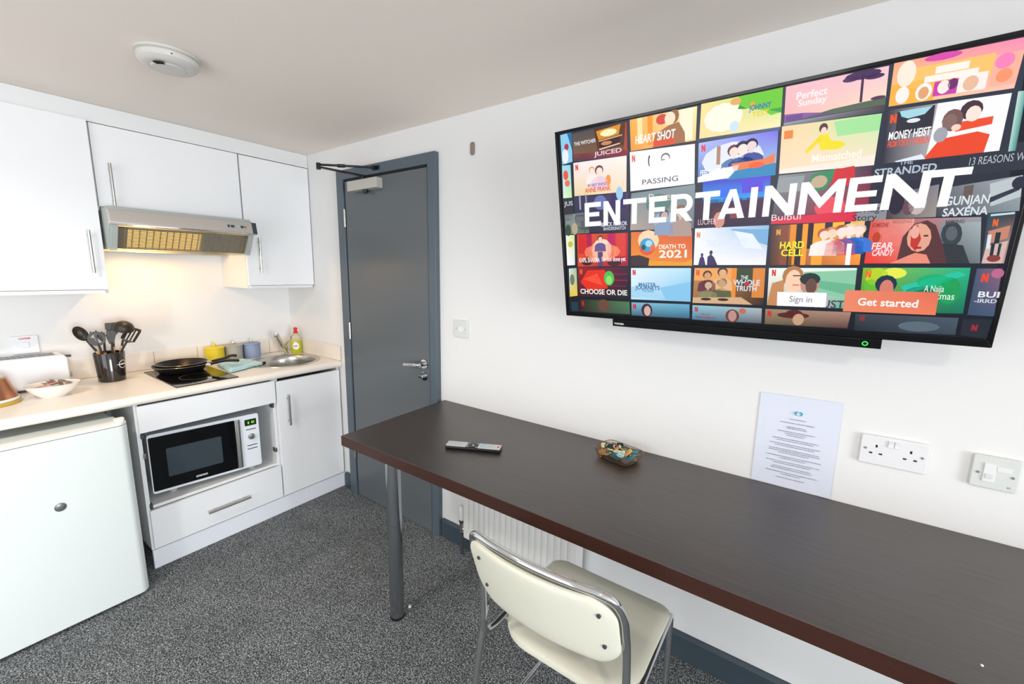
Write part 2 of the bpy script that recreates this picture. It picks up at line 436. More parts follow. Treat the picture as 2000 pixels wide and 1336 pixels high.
wall_cabinet('narrow white gloss wall cabinet in the corner beside the grey door', -.412, -.004, 1.376, 2.118, -.345, 1.451, 1.658)
single('cornice_panel', box(B(), XU-.022, XU-.004, -2.0, -.002, 2.121, RZ-.001), 'carcass', 'long white filler board between the wall cabinets and the ceiling', 'filler panel', bevel=.001, smooth=False)

# ------------------------------------------------------------------ cooker hood
t = thing('cooker_hood', 'silver visor cooker hood with its warm light on below the wide wall cabinet', 'cooker hood', (.2, -.72, 1.55))
HY0, HY1 = -1.024, -.420
bm = B()
sidep = [(.004, 1.556), (.35, 1.556), (.40, 1.556), (.475, 1.660), (.475, 1.728), (.36, 1.748), (.004, 1.748)]
prism(bm, [(.004, 1.556), (.395, 1.556), (.470, 1.662), (.470, 1.735), (.36, 1.748), (.004, 1.748)], HY0, HY0+.004, 'y')
prism(bm, [(.004, 1.556), (.395, 1.556), (.470, 1.662), (.470, 1.735), (.36, 1.748), (.004, 1.748)], HY1-.004, HY1, 'y')
box(bm, .004, .46, HY0+.004, HY1-.004, 1.742, 1.748); box(bm, .004, .010, HY0+.004, HY1-.004, 1.556, 1.742)
box(bm, .004, .12, HY0+.004, HY1-.004, 1.552, 1.556); box(bm, .458, .472, HY0+.004, HY1-.004, 1.664, 1.744)
part('housing', bm, 'hoodgrey', t, smooth=False)
bm = B()
prism(bm, [(.470, 1.728), (.492, 1.730), (.500, 1.722), (.512, 1.672), (.504, 1.664), (.478, 1.664), (.478, 1.672), (.490, 1.676), (.484, 1.716), (.470, 1.716)], HY0-.004, HY1+.008, 'y')
v = part('visor', bm, 'hood', t, bevel=.0015)
bm = B(); box(bm, .5035, .509, HY0, HY1+.006, 1.6655, 1.6715); part('chrome_strip', bm, 'chrome', v, smooth=False)
bm = B(); prism(bm, [(.4845, 1.731), (.502, 1.729), (.514, 1.671), (.500, 1.663)], HY1-.012, HY1+.010, 'y'); part('end_cap', bm, 'hooddark', v)
bm = B(); prism(bm, [(.495, 1.712), (.5045, 1.712), (.5095, 1.690), (.500, 1.690)], -.560, -.462, 'y'); part('control_panel', bm, 'hoodgrey', v)
for y0, y1 in ((-.556, -.546), (-.540, -.524), (-.492, -.480)):
    bm = B(); prism(bm, [(.500, 1.708), (.5090, 1.707), (.5115, 1.695), (.500, 1.695)], y0, y1, 'y'); part('button', bm, 'hooddark', v)
bm = B(); prism(bm, [(.500, 1.7035), (.508, 1.7035), (.5095, 1.6995), (.500, 1.6995)], -.480, -.463, 'y'); part('slider', bm, 'hooddark', v)
# filter: sloping louvred grille with the lamp behind its left half
bm = B(); A0, A1 = Vector((.470, 0, 1.658)), Vector((.402, 0, 1.562)); fy0, fy1 = HY0+.030, HY1-.018
dn = (A1-A0); nrm = Vector((-dn.z, 0, dn.x)).normalized()
def slab(bm, s0, s1, ya, yb, th=.0025, off=0):
    P0, P1 = A0+dn*s0+nrm*off, A0+dn*s1+nrm*off
    q = [(P0.x, P0.z), (P1.x, P1.z), (P1.x+nrm.x*th, P1.z+nrm.z*th), (P0.x+nrm.x*th, P0.z+nrm.z*th)]
    prism(bm, q, ya, yb, 'y')
slab(bm, 0, .06, fy0, fy1); slab(bm, .94, 1, fy0, fy1)
for k in range(13): slab(bm, .06+.88*(k+.18)/13, .06+.88*(k+.72)/13, fy0, fy1)
nv = 21
for k in range(nv+1):
    y = fy0+(fy1-fy0)*k/nv; slab(bm, 0, 1, y-.0022, y+.0022, .003, .0005)
slab(bm, 0, 1, fy0, fy0+.035); slab(bm, 0, 1, fy1-.03, fy1)
part('filter_grille', bm, 'filter', t, smooth=False)
bm = B(); slab(bm, .05, .97, fy0+.030, fy0+.330, .0015, -.004); part('lamp_cover', bm, 'lens', t, smooth=False)
bm = B(); slab(bm, .05, .97, fy0+.335, fy1-.004, .0015, -.006); part('grease_filter', bm, 'hoodgrey', t, smooth=False)
for y in (HY0+.016, HY1-.010):
    bm = B(); prism(bm, [(.405, 1.552), (.425, 1.552), (.425, 1.560), (.432, 1.570), (.452, 1.600), (.482, 1.655), (.482, 1.664), (.462, 1.664), (.415, 1.590), (.402, 1.575)], y-.012, y+.012, 'y')
    part('visor_arm', bm, 'hoodgrey', t, bevel=.001)
part('bulb', ball(B(), (.19, -.835, 1.612), .016, s=(1, 1.6, 1)), 'bulb', t)
lamp('hood_bulb_light', 'POINT', (.19, -.835, 1.588), 3.8, (1, .60, .27), .025)

# ------------------------------------------------------------------ worktop, tiles
ZT, ZB, XW = .887, .844, .6285
SC, SR = (.350, -.232), .196      # sink hole
t = thing('worktop', 'long cream laminate kitchen worktop with a rolled front edge', 'worktop', (.31, -1.1, ZB))
bm = B()
def nose(y0, y1, xb):
    r = (ZT-ZB)/2
    pr = [(xb, ZB), (XW-r, ZB)]+[(XW-r+r*cos(radians(a)), (ZT+ZB)/2+r*sin(radians(a))) for a in range(-75, 91, 15)]+[(xb, ZT)]
    prism(bm, pr, y0, y1, 'y')
YS0 = -.445
nose(-2.0, YS0, .002); nose(YS0, -.002, .570)
x0, x1, y0, y1 = .002, .570, YS0, -.002
n = 48; ring = []; outer = []
for k in range(n):
    a = 2*pi*k/n; c, s = cos(a), sin(a)
    ring.append((SC[0]+SR*c, SC[1]+SR*s))
    tx = ((x1 if c > 0 else x0)-SC[0])/c if abs(c) > 1e-6 else 1e9
    ty = ((y1 if s > 0 else y0)-SC[1])/s if abs(s) > 1e-6 else 1e9
    q = min(tx, ty); outer.append((SC[0]+q*c, SC[1]+q*s))
for cx, cy in ((x0, y0), (x0, y1), (x1, y0), (x1, y1)):
    a = atan2(cy-SC[1], cx-SC[0]) % (2*pi); k = round(a/(2*pi)*n) % n; outer[k] = (cx, cy)
vt = [[bm.verts.new((*p, z)) for p in q] for q, z in ((outer, ZT), (ring, ZT), (ring, ZB), (outer, ZB))]
for a, b in ((0, 1), (1, 2), (2, 3)):
    for k in range(n): bm.faces.new((vt[a][k], vt[a][(k+1) % n], vt[b][(k+1) % n], vt[b][k]))
part('worktop_slab', bm, 'worktop', t)
t = thing('tile_splashback', 'single row of cream glazed tiles round the back of the worktop', 'splashback', (0, -.9, ZT))
ts, th = .2155, .101
y = -.0; k = 0
edges = [-.012, -.163, -.378, -.594, -.809, -1.025, -1.240, -1.456, -1.672, -1.888, -1.99]
part('grout', box(box(B(), .001, .007, -1.995, -.001, ZT+.001, ZT+th-.001), .001, .620, -.007, -.001, ZT+.001, ZT+th-.001), 'grout', t, smooth=False)
for a, b in zip(edges, edges[1:]):
    part('tile', box(B(), .002, .010, b+.0012, a-.0012, ZT+.001, ZT+th), 'tile', t, bevel=.0015, smooth=False)
for a, b in ((.012, .215), (.215, .418), (.418, .628)):
    part('tile', box(B(), a+.0012, b-.0012, -.010, -.002, ZT+.001, ZT+th), 'tile', t, bevel=.0015, smooth=False)

# ------------------------------------------------------------------ base cabinets
XD = .610
def drawer_panel(parent, y0, y1, z0, z1, name): return part(name, box(B(), XD-.018, XD, y0, y1, z0, z1), 'gloss', parent, bevel=.0015, smooth=False)
def carcass(t, y0, y1, shelves, back=True):
    k = .016; bm = B()
    box(bm, .06, XD-.020, y0, y0+k, .10, ZB-.002); box(bm, .06, XD-.020, y1-k, y1, .10, ZB-.002)
    box(bm, .06, XD-.020, y0+k, y1-k, .10, .10+k)
    for z in shelves: box(bm, .06, XD-.024, y0+k, y1-k, z-k, z)
    if back: box(bm, .06, .066, y0+k, y1-k, .10+k, ZB-.002)
    part('body', bm, 'carcass', t, smooth=False)
t = thing('base_cabinet', 'white base cabinet with an open niche holding the microwave above a drawer', 'kitchen cabinet', (.3, -.73, .10))
carcass(t, -1.052, -.420, (.325, .735))
drawer_panel(t, -1.044, -.424, .704, .835, 'top_panel')
d = drawer_panel(t, -1.044, -.424, .108, .309, 'drawer')
bar_handle(d, (XD, -.818, .199), (XD, -.612, .199), (1, 0, 0))
for y, z, s in ((-1.034, .690, 1), (-1.034, .590, 1), (-.438, .690, -1), (-.438, .415, -1), (-1.034, .330, 1)):
    bm = B(); box(bm, XD-.045, XD-.012, y-.006, y+.006, z-.018, z+.008)
    part('hinge_plate', bm, 'hooddark' if z > .68 or z < .34 else 'steel', t, bevel=.002, smooth=False)
t = thing('sink_cabinet', 'white base cabinet with one tall door under the sink', 'kitchen cabinet', (.3, -.21, .10))
k = .016; bm = B()
box(bm, .06, XD-.020, -.418, -.418+k, .10, ZB-.002); box(bm, .06, XD-.020, -.004-k, -.004, .10, ZB-.002); box(bm, .06, XD-.020, -.402, -.02, .10, .116)
box(bm, .06, .066, -.402, -.02, .116, ZB-.15)
part('body', bm, 'carcass', t, smooth=False)
d = drawer_panel(t, -.416, -.012, .108, .826, 'door')
bar_handle(d, (XD, -.362, .552), (XD, -.362, .740), (1, 0, 0))
single('kickboard', box(B(), XD-.026, XD-.008, -1.052, -.004, .002, .100), 'plinth', 'long white kickboard under the two base cabinets', 'kickboard', bevel=.001, smooth=False)

# ------------------------------------------------------------------ fridge
FX, FY0, FY1 = .770, -1.622, -1.112
t = thing('fridge', 'white under-counter fridge with a round grey badge', 'fridge', (.45, -1.37, 0))
part('body', box(box(B(), .14, FX-.055, FY0+.005, FY1-.012, .03, .800), .60, FX-.055, FY0+.004, FY1-.010, .800, .812), 'fridge', t, bevel=.006, smooth=False)
o = []
w = FY1-FY0
pr = [(FX-.05, FY0), (FX-.02, FY0)]+[(FX-.035+.035*sin(radians(a)), FY0+.03-.03*cos(radians(a))) for a in range(30, 91, 12)]
pr += [(FX-.035+.035*sin(radians(a)), FY1-.03+.03*cos(radians(a))) for a in range(90, 29, -12)]+[(FX-.02, FY1), (FX-.05, FY1)]
bm = prism(B(), pr, .014, .806, 'z'); d = part('door', bm, 'fridge', t, bevel=.003)
bm = prism(B(), [(x-.001 if x > FX-.04 else x, y) for x, y in pr], .808, .822, 'z'); part('door_cap', bm, 'ceramic', t, bevel=.003)
bm = prism(B(), [(FX-.055, FY1-.036), (FX-.012, FY1-.036), (FX-.012, FY1-.010), (FX-.03, FY1-.002), (FX-.055, FY1-.002)], .822, .833, 'z'); part('hinge_cover', bm, 'ceramic', t, bevel=.002)
bm = B(); lathe(bm, [(0, .004), (.013, .0035), (.0165, .002), (.0175, 0)], n=28)
for v_ in bm.verts: v_.co = Vector((FX+v_.co.z, -1.343+v_.co.x, .533+v_.co.y))
part('badge', bm, 'badge', d)
for y in (FY0+.06, FY1-.06):
    part('foot', cyl(B(), (.62, y, 0), (.62, y, .032), .018), 'black', t)
    part('foot', cyl(B(), (.20, y, 0), (.20, y, .032), .018), 'black', t)

# ------------------------------------------------------------------ microwave
t = thing('microwave_oven', 'white microwave with black glass door and green clock in the open cabinet niche', 'microwave', (.562, -.7635, .325), radians(82.7))
W2 = .245; H = .306; Z0 = .030
part('casing', box(B(), -W2+.003, W2-.003, .022, .36, Z0, Z0+H), 'mwwhite', t, local=True, bevel=.008)
bm = prism(B(), rrect(2*W2, H+.004, .012, 5, 0, Z0+H/2), 0, .022, 'y'); part('fascia', bm, 'mwwhite', t, local=True, bevel=.002)
d = part('door', prism(B(), rrect(.385, .280, .006, 3, -W2+.0045+.1925, Z0+H/2), -.006, .004, 'y'), 'mwglass', t, local=True, bevel=.001)
part('window', prism(B(), rrect(.235, .150, .004, 3, -W2+.185, Z0+H/2-.005), -.0068, -.004, 'y'), 'mwwin', d, local=True)
bm = B(); text_bm(bm, 'emerson', (-.068, -.0072, Z0+.030), (1, 0, 0), (0, 0, 1), .050, .0095, bold=.012); part('lettering', bm, 'white', d, local=True, smooth=False)
bm = B(); prism(bm, [(.120, -.002), (.124, -.016), (.140, -.018), (.149, -.012), (.149, -.002)], Z0+.016, Z0+H-.012, 'z'); part('handle', bm, 'steel', d, local=True, bevel=.001)
part('display', prism(B(), rrect(.058, .036, .002, 2, .203, Z0+.263), -.0015, .004, 'y'), 'lcd', t, local=True)
bm = B(); text_bm(bm, '8', (.189, -.0022, Z0+.255), (1, 0, 0), (0, 0, 1), .007, .015, bold=.02); text_bm(bm, '01', (.207, -.0022, Z0+.256), (1, 0, 0), (0, 0, 1), .014, .014, bold=.02)
part('clock_digits', bm, 'lcdlit', t, local=True, smooth=False)
for z in (.222, .128, .108): part('vent_slot', prism(B(), rrect(.050, .0045, .001, 2, .203, Z0+z), -.0012, .004, 'y'), 'hooddark', t, local=True)
bm = B(); lathe(bm, [(0, .016), (.011, .016), (.0135, .013), (.0145, 0), (.018, 0), (.018, -.003)], n=28)
for v_ in bm.verts: v_.co = Vector((.203+v_.co.x, -v_.co.z, Z0+.178+v_.co.y))
part('knob', bm, 'steel', t, local=True)
for x in (-.16, .205):
    bm = B(); lathe(bm, [(0, 0), (.016, 0), (.022, Z0), (0, Z0)], (x, .05), n=20); part('foot', bm, 'hoodgrey', t, local=True)
for x in (-.16, .205):
    bm = B(); lathe(bm, [(0, 0), (.016, 0), (.022, Z0), (0, Z0)], (x, .30), n=20); part('foot', bm, 'hoodgrey', t, local=True)

# ------------------------------------------------------------------ hob, pans
t = thing('hob', 'narrow black glass two-ring hob set in the worktop', 'hob', (.338, -.741, ZT))
part('glass_plate', box(B(), .084, .590, -.882, -.600, ZT, ZT+.005), 'hobglass', t, bevel=.002, smooth=False)
def ringmesh(c, r, z, wd=.0012):
    bm = B(); n = 48
    a = [bm.verts.new((c[0]+(r-wd)*cos(2*pi*k/n), c[1]+(r-wd)*sin(2*pi*k/n), z)) for k in range(n)]
    b = [bm.verts.new((c[0]+(r+wd)*cos(2*pi*k/n), c[1]+(r+wd)*sin(2*pi*k/n), z)) for k in range(n)]
    for k in range(n): bm.faces.new((a[k], a[(k+1) % n], b[(k+1) % n], b[k]))
    return bm
part('cooking_ring', ringmesh((.415, -.735), .078, ZT+.0054), 'hobring', t, smooth=False)
part('cooking_ring', ringmesh((.215, -.745), .092, ZT+.0054), 'hobring', t, smooth=False)
bm = B()
for y in (-.80, -.775, -.75, -.725, -.70, -.675):
    box(bm, .548, .552, y-.002, y+.002, ZT+.0049, ZT+.0054)
    box(bm, .560, .562, y-.005, y+.005, ZT+.0049, ZT+.0054)
part('touch_controls', bm, 'hobring', t, smooth=False)
def frying_pan(label, c, z, r, ang, hl, lift, tilt=0):
    mt = Matrix.Translation((c[0], c[1], z)) @ Matrix.Rotation(ang, 4, 'Z') @ Matrix.Rotation(tilt, 4, 'Y')
    t = thing('frying_pan', label, 'frying pan', matrix=mt)
    rb = r*.76
    bm = lathe(B(), [(0, 0), (rb-.004, 0), (rb, .002), (r*.92, .026), (r, .040), (r+.001, .0425), (r-.002, .0425), (r*.91, .029), (rb-.004, .006)], n=56)
    part('pan_body', bm, 'pan', t, local=True)
    part('cooking_surface', lathe(B(), [(rb-.004, .0062), (rb-.012, .0048), (0, .0048)], n=56), 'panin', t, local=True)
    part('rim', lathe(B(), [(r-.0016, .0425), (r+.0002, .0435), (r+.0018, .0425), (r+.0006, .0412)], n=56), 'panrim', t, local=True)
    h = part('handle', tube(B(), smoothpath([(r-.002, 0, .034), (r+.03, 0, .042), (r+.09, 0, .056), (r+hl*.8, 0, .062+lift), (r+hl, 0, .060+lift)], 5), [.0085]*6+[.0105]*6+[.0115]*8+[.006], n=12, flat=.7), 'black', t, local=True)
    part('bracket', prism(B(), [(r-.004, -.012), (r+.024, -.010), (r+.024, .010), (r-.004, .012)], .030, .044, 'z'), 'panrim', h, local=True, bevel=.002)
frying_pan('lower black frying pan standing on the hob', (.222, -.745), ZT+.0055, .132, radians(45), .17, -.004)
frying_pan('smaller black frying pan nested in the larger one on the hob', (.215, -.738), ZT+.0135, .122, radians(55), .15, .006)

# ------------------------------------------------------------------ cloth
bm = B(); nx, ny = 26, 26
cor = [Vector((.213, -.570, 0)), Vector((.180, -.408, 0)), Vector((.392, -.385, 0)), Vector((.462, -.588, 0))]
def cpt(s, q): return cor[0].lerp(cor[3], s).lerp(cor[1].lerp(cor[2], s), q)
for layer in range(3):
    g = []
    for i in range(nx+1):
        row = []
        for j in range(ny+1):
            s, q = i/nx, j/ny; ins = .012*layer
            p = cpt(ins+s*(1-2*ins), ins+q*(1-2*ins)); e = min(s, 1-s, q, 1-q)
            z = ZT+.006+.0065*(layer+1)*(1 if e > .06 else .72+.28*sqrt(max(0, 1-(1-e/.06)**2)))
            z += .0022*sin(9*s+layer)*sin(7*q+1.3*layer)+.001*sin(23*s+11*q)
            p.x += .004*sin(6*q+layer); p.y += .004*sin(5*s+2*layer)
            row.append(bm.verts.new((p.x, p.y, z)))
        g.append(row)
    for i in range(nx):
        for j in range(ny): bm.faces.new((g[i][j], g[i+1][j], g[i+1][j+1], g[i][j+1]))
    per = [g[i][0] for i in range(nx)]+[g[nx][j] for j in range(ny)]+[g[i][ny] for i in range(nx, 0, -1)]+[g[0][j] for j in range(ny, 0, -1)]
    lo = [bm.verts.new((v_.co.x, v_.co.y, ZT+.0062+.0055*layer)) for v_ in per]; m_ = len(per)
    for k in range(m_): bm.faces.new((per[k], per[(k+1) % m_], lo[(k+1) % m_], lo[k]))
single('folded_cloth', bm, 'towel', 'folded pale blue dishcloth lying between the hob and the sink', 'cloth')

# ------------------------------------------------------------------ sink, tap, washing-up liquid
t = thing('sink', 'round stainless steel sink bowl inset in the worktop corner', 'sink', (SC[0], SC[1], ZT-.15))
sr = .212
bm = lathe(B(), [(sr, ZT+.0005), (sr-.001, ZT+.003), (sr-.010, ZT+.0045), (sr-.026, ZT+.002), (sr-.034, ZT-.006), (sr-.040, ZT-.03), (sr-.043, ZT-.125), (sr-.06, ZT-.142), (.05, ZT-.148), (.03, ZT-.150), (0, ZT-.150)], SC, n=72)
part('bowl', bm, 'steel', t)
part('drain', lathe(B(), [(.040, ZT-.1475), (.036, ZT-.1455), (.02, ZT-.1490), (0, ZT-.149)], SC, n=32), 'chrome', t)
for k in range(7):
    if k == 3: continue
    a = radians(196+k*3.2); c_, s_ = cos(a), sin(a); r0 = sr-.0405
    P0 = Vector((SC[0]+r0*c_, SC[1]+r0*s_, ZT-.030)); tg = Vector((-s_, c_, 0)); nn = Vector((-c_, -s_, 0))
    bm = B(); q = [P0+tg*dx+Vector((0, 0, dz))+nn*.0006 for dx, dz in ((-.0028, -.010), (.0028, -.010), (.0028, .010), (-.0028, .010))]
    q2 = [v_+nn*.001 for v_ in q]; vs = [bm.verts.new(v_) for v_ in q+q2]
    for f in ((0, 1, 2, 3), (7, 6, 5, 4), (0, 4, 5, 1), (1, 5, 6, 2), (2, 6, 7, 3), (3, 7, 4, 0)): bm.faces.new([vs[i] for i in f])
    part('overflow_slot', bm, 'hole', t, smooth=False)
t = thing('kitchen_tap', 'chrome mixer tap leaning over the round sink', 'tap', (.118, -.120, ZT))
tb = (.118, -.112)
part('base', lathe(B(), [(.026, ZT+.0005), (.026, ZT+.006), (.021, ZT+.012), (.019, ZT+.016), (.019, ZT+.055), (.015, ZT+.062), (0, ZT+.062)], tb), 'chrome', t)
part('spout', tube(B(), smoothpath([(.120, -.114, ZT+.020), (.143, -.142, ZT+.064), (.165, -.169, ZT+.107), (.185, -.194, ZT+.145), (.188, -.198, ZT+.152)], 5), [.0175]*8+[.016]*7+[.0185]*4+[.016, .009], n=18), 'chrome', t)
part('lever', tube(B(), [(.118, -.112, ZT+.060), (.104, -.082, ZT+.082), (.100, -.070, ZT+.088)], [.011, .007, .006], n=12), 'chrome', t)
t = thing('washing_up_liquid', 'clear bottle of yellow-green washing-up liquid with a red cap beside the tap', 'bottle', (.155, -.048, ZT))
bc = (.155, -.048)
bm = lathe(B(), [(0, ZT), (.030, ZT), (.034, ZT+.006), (.035, ZT+.04), (.034, ZT+.088), (.0335, ZT+.090), (0, ZT+.090)], bc, sx=.72, sy=1.05, n=36); part('liquid', bm, 'liquid', t)
bm = lathe(B(), [(.0338, ZT+.0905), (.032, ZT+.108), (.024, ZT+.128), (.015, ZT+.140), (.013, ZT+.146), (0, ZT+.146)], bc, sx=.74, sy=1.06, n=36); part('bottle_shoulder', bm, 'clear', t)
bm = lathe(B(), [(.0155, ZT+.143), (.0155, ZT+.152), (.011, ZT+.157), (.0095, ZT+.166), (.013, ZT+.168), (.013, ZT+.180), (.008, ZT+.184), (0, ZT+.184)], bc, n=28); part('cap', bm, 'red', t)
# label on the side that faces the room
ld = Vector((.85, -.53, 0)); lt = Vector((.53, .85, 0)); lc = Vector((bc[0], bc[1], ZT+.055))+ld*.0315
bm = B(); n = 28; vs = [bm.verts.new(lc+lt*(.021*cos(2*pi*k/n))+Vector((0, 0, .026*sin(2*pi*k/n)))) for k in range(n)]; vs2 = [bm.verts.new(v_.co+ld*.001) for v_ in vs]
bm.faces.new(vs2); bm.faces.new(vs[::-1])
for k in range(n): bm.faces.new((vs[k], vs[(k+1) % n], vs2[(k+1) % n], vs2[k]))
lb = part('label', bm, 'white', t, smooth=False)
bm = B(); text_bm(bm, 'FAIRY', tuple(lc-lt*.0155+ld*.0014+Vector((0, 0, -.005))), lt, (0, 0, 1), .031, .011, bold=.03); part('lettering', bm, 'redtxt', lb, smooth=False)

# ------------------------------------------------------------------ canisters
def canister(kind, label, c, r=.051, h=.088):
    t = thing('storage_canister', label, 'canister', (c[0], c[1], ZT), group='lidded storage canisters in a row')
    part('jar', lathe(B(), [(0, ZT), (r-.003, ZT), (r, ZT+.004), (r, ZT+h), (r-.004, ZT+h), (r-.004, ZT+.01), (0, ZT+.01)], c), kind, t)
    l = part('lid', lathe(B(), [(0, ZT+h+.001), (r+.002, ZT+h+.001), (r+.003, ZT+h+.004), (r+.002, ZT+h+.008), (r*.5, ZT+h+.013), (0, ZT+h+.014)], c), kind, t)
    part('knob', lathe(B(), [(0, ZT+h+.012), (.005, ZT+h+.014), (.004, ZT+h+.018), (.009, ZT+h+.023), (.008, ZT+h+.030), (0, ZT+h+.033)], c, n=20), 'yellow' if kind == 'yellow' else 'chrome', l)
canister('yellow', 'yellow textured lidded canister, the one nearest the frying pans', (.070, -.522))
canister('greyc', 'grey textured lidded canister between the yellow and the blue ones', (.070, -.416))
canister('bluec', 'blue-grey textured lidded canister, the one nearest the tap', (.070, -.306))

# ------------------------------------------------------------------ utensil pot and utensils
PC = (.165, -1.028)
t = thing('utensil_pot', 'tapered black glazed pot holding cooking utensils, white emblem on its side', 'utensil pot', (PC[0], PC[1], ZT))
pr0, pr1, ph = .054, .062, .150
part('pot', lathe(B(), [(0, ZT), (pr0-.003, ZT), (pr0, ZT+.003), (pr1, ZT+ph-.002), (pr1-.001, ZT+ph), (pr1-.004, ZT+ph), (pr0-.004, ZT+.006), (0, ZT+.006)], PC, n=48), 'potblack', t)
em = atan2(-1.572-PC[1], 3.1-PC[0])+radians(52)
def onpot(da, dz, lift=.0006):
    z = .088+dz; r = pr0+(pr1-pr0)*z/ph+lift; a = em+da/r
    return Vector((PC[0]+r*cos(a), PC[1]+r*sin(a), ZT+z))
bm = B(); n = 40
for k in range(n):
    a0, a1 = 2*pi*k/n, 2*pi*(k+1)/n
    q = [onpot(rr*cos(a), rr*sin(a)) for rr, a in ((.0185, a0), (.0215, a0), (.0215, a1), (.0185, a1))]
    bm.faces.new([bm.verts.new(v_) for v_ in q])
for k in range(10):
    u0, u1 = -.030+.006*k, -.030+.006*(k+1)
    f = lambda u: .0028*(1-abs(u)/.032)+.0006
    q = [onpot(u0, -f(u0)), onpot(u1, -f(u1)), onpot(u1, f(u1)), onpot(u0, f(u0))]
    bm.faces.new([bm.verts.new(v_) for v_ in q])
part('emblem', bm, 'white', t, smooth=False)
def utensil(name, label, foot, top, head, cat='kitchen utensil'):
    """foot and top of the straight stem (world), head(builder) adds the head in a local frame at top: z along stem"""
    f, tp = Vector(foot), Vector(top); z = (tp-f).normalized()
    view = Vector((1, -.2, .1)); x = view.cross(z).normalized(); y = z.cross(x)
    mt = Matrix((x, y, z)).transposed().to_4x4(); mt.translation = f
    t = thing(name, label, cat, matrix=mt, group='dark utensils standing in the pot')
    L_ = (tp-f).length
    part('handle', tube(B(), [(0, 0, 0), (0, 0, L_*.45), (0, 0, L_*.72)], [.008, .009, .0065], n=12), 'woodlight', t, local=True)
    bm = tube(B(), [(0, 0, L_*.72), (0, 0, L_+.01)], [.0055, .0045], n=10)
    head(bm, L_)
    part('head', bm, 'utensil', t, local=True)
def blade(bm, pts, L_, th=.003, curve=0):
    """flat outline (x,z) from the stem end, thickness in y, bent by curve"""
    pts = [(x, z) for x, z in pts]; n = len(pts)
    fr = [bm.verts.new((x, curve*z*z-th/2, L_+z)) for x, z in pts]; bk = [bm.verts.new((x, curve*z*z+th/2, L_+z)) for x, z in pts]
    bm.faces.new(fr); bm.faces.new(bk[::-1])
    for k in range(n): bm.faces.new((fr[k], fr[(k+1) % n], bk[(k+1) % n], bk[k]))
def spoonhead(bm, L_, rx=.026, rz=.038, d=.35, tilt=0):
    """shallow bowl"""
    n = 20
    for sgn in (0, 1):
        rings = [[bm.verts.new((0, -.006*(1-sgn)-.008, L_+rz))]]
        for s in (.4, .75, 1):
            rings.append([bm.verts.new((rx*s*cos(2*pi*k/n), -(.014*(1-s*s))-(.0 if sgn else .0025)+0.0, L_+rz+rz*s*sin(2*pi*k/n))) for k in range(n)])
        for a, b in zip(rings, rings[1:]):
            for k in range(n):
                if len(a) == 1: bm.faces.new((a[0], b[k], b[(k+1) % n]))
                else: bm.faces.new((a[k], b[k], b[(k+1) % n], a[(k+1) % n]))
        last = rings[-1]
        if sgn == 0: keep = last
        else:
            for k in range(n): bm.faces.new((keep[k], last[k], last[(k+1) % n], keep[(k+1) % n]))
F = lambda dx, dy: (PC[0]+dx, PC[1]+dy, ZT+.010)
utensil('cooking_spoon', 'dark rounded cooking spoon leaning to the left in the pot', F(.01, .028), (.150, -1.100, 1.105), lambda b, L_: spoonhead(b, L_, .025, .040))
def pasta(b, L_):
    n = 22; R1, R0 = .034, .022; lp = []
    for k in range(n):
        a0, a1 = 2*pi*k/n, 2*pi*(k+1)/n
        q = []
        for y in (-.003, .003):
            q.append([b.verts.new((r*cos(a), y-.10*0, L_+.034+r*1.1*sin(a))) for r, a in ((R0, a0), (R1, a0), (R1, a1), (R0, a1))])
        b.faces.new(q[0]); b.faces.new(q[1][::-1])
        b.faces.new((q[0][1], q[1][1], q[1][2], q[0][2])); b.faces.new((q[0][0], q[0][3], q[1][3], q[1][0]))
    blade(b, [(-.004, 0), (.004, 0), (.006, .055), (-.003, .060)], L_, .004)
    blade(b, [(.004, .01), (.030, .02), (.028, .045), (.008, .040)], L_, .004)
    for k in range(7):
        a = radians(-35+k*34); c0 = Vector((.033*cos(a), 0, L_+.034+.036*sin(a)))
        cyl(b, c0, c0+Vector((.007*cos(a), -.014, .007*sin(a))), .0035, .0015, n=8)
utensil('pasta_server', 'dark toothed pasta server with a ring-shaped head in the pot', F(.018, -.010), (.170, -1.062, 1.078), pasta)
def masher(b, L_):
    blade(b, [(-.006, 0), (.006, 0), (.030, .030), (.024, .046), (-.004, .050)], L_, .003, 1.5)
utensil('serving_fork', 'slim dark utensil half hidden behind the pasta server', F(-.01, -.02), (.145, -1.036, 1.088), masher)
utensil('spatula', 'dark flat spatula standing upright in the middle of the pot', F(.010, .006), (.165, -1.012, 1.078), lambda b, L_: blade(b, [(-.008, 0), (.010, 0), (.020, .040), (.017, .068), (-.016, .072), (-.019, .050)], L_, .004, .8))
utensil('fish_slice', 'dark angled turner with a pointed corner behind the ladle', F(-.015, .006), (.135, -.995, 1.120), lambda b, L_: blade(b, [(-.010, 0), (.010, 0), (.032, .030), (.034, .060), (-.042, .072), (-.040, .048)], L_, .004, -.6))
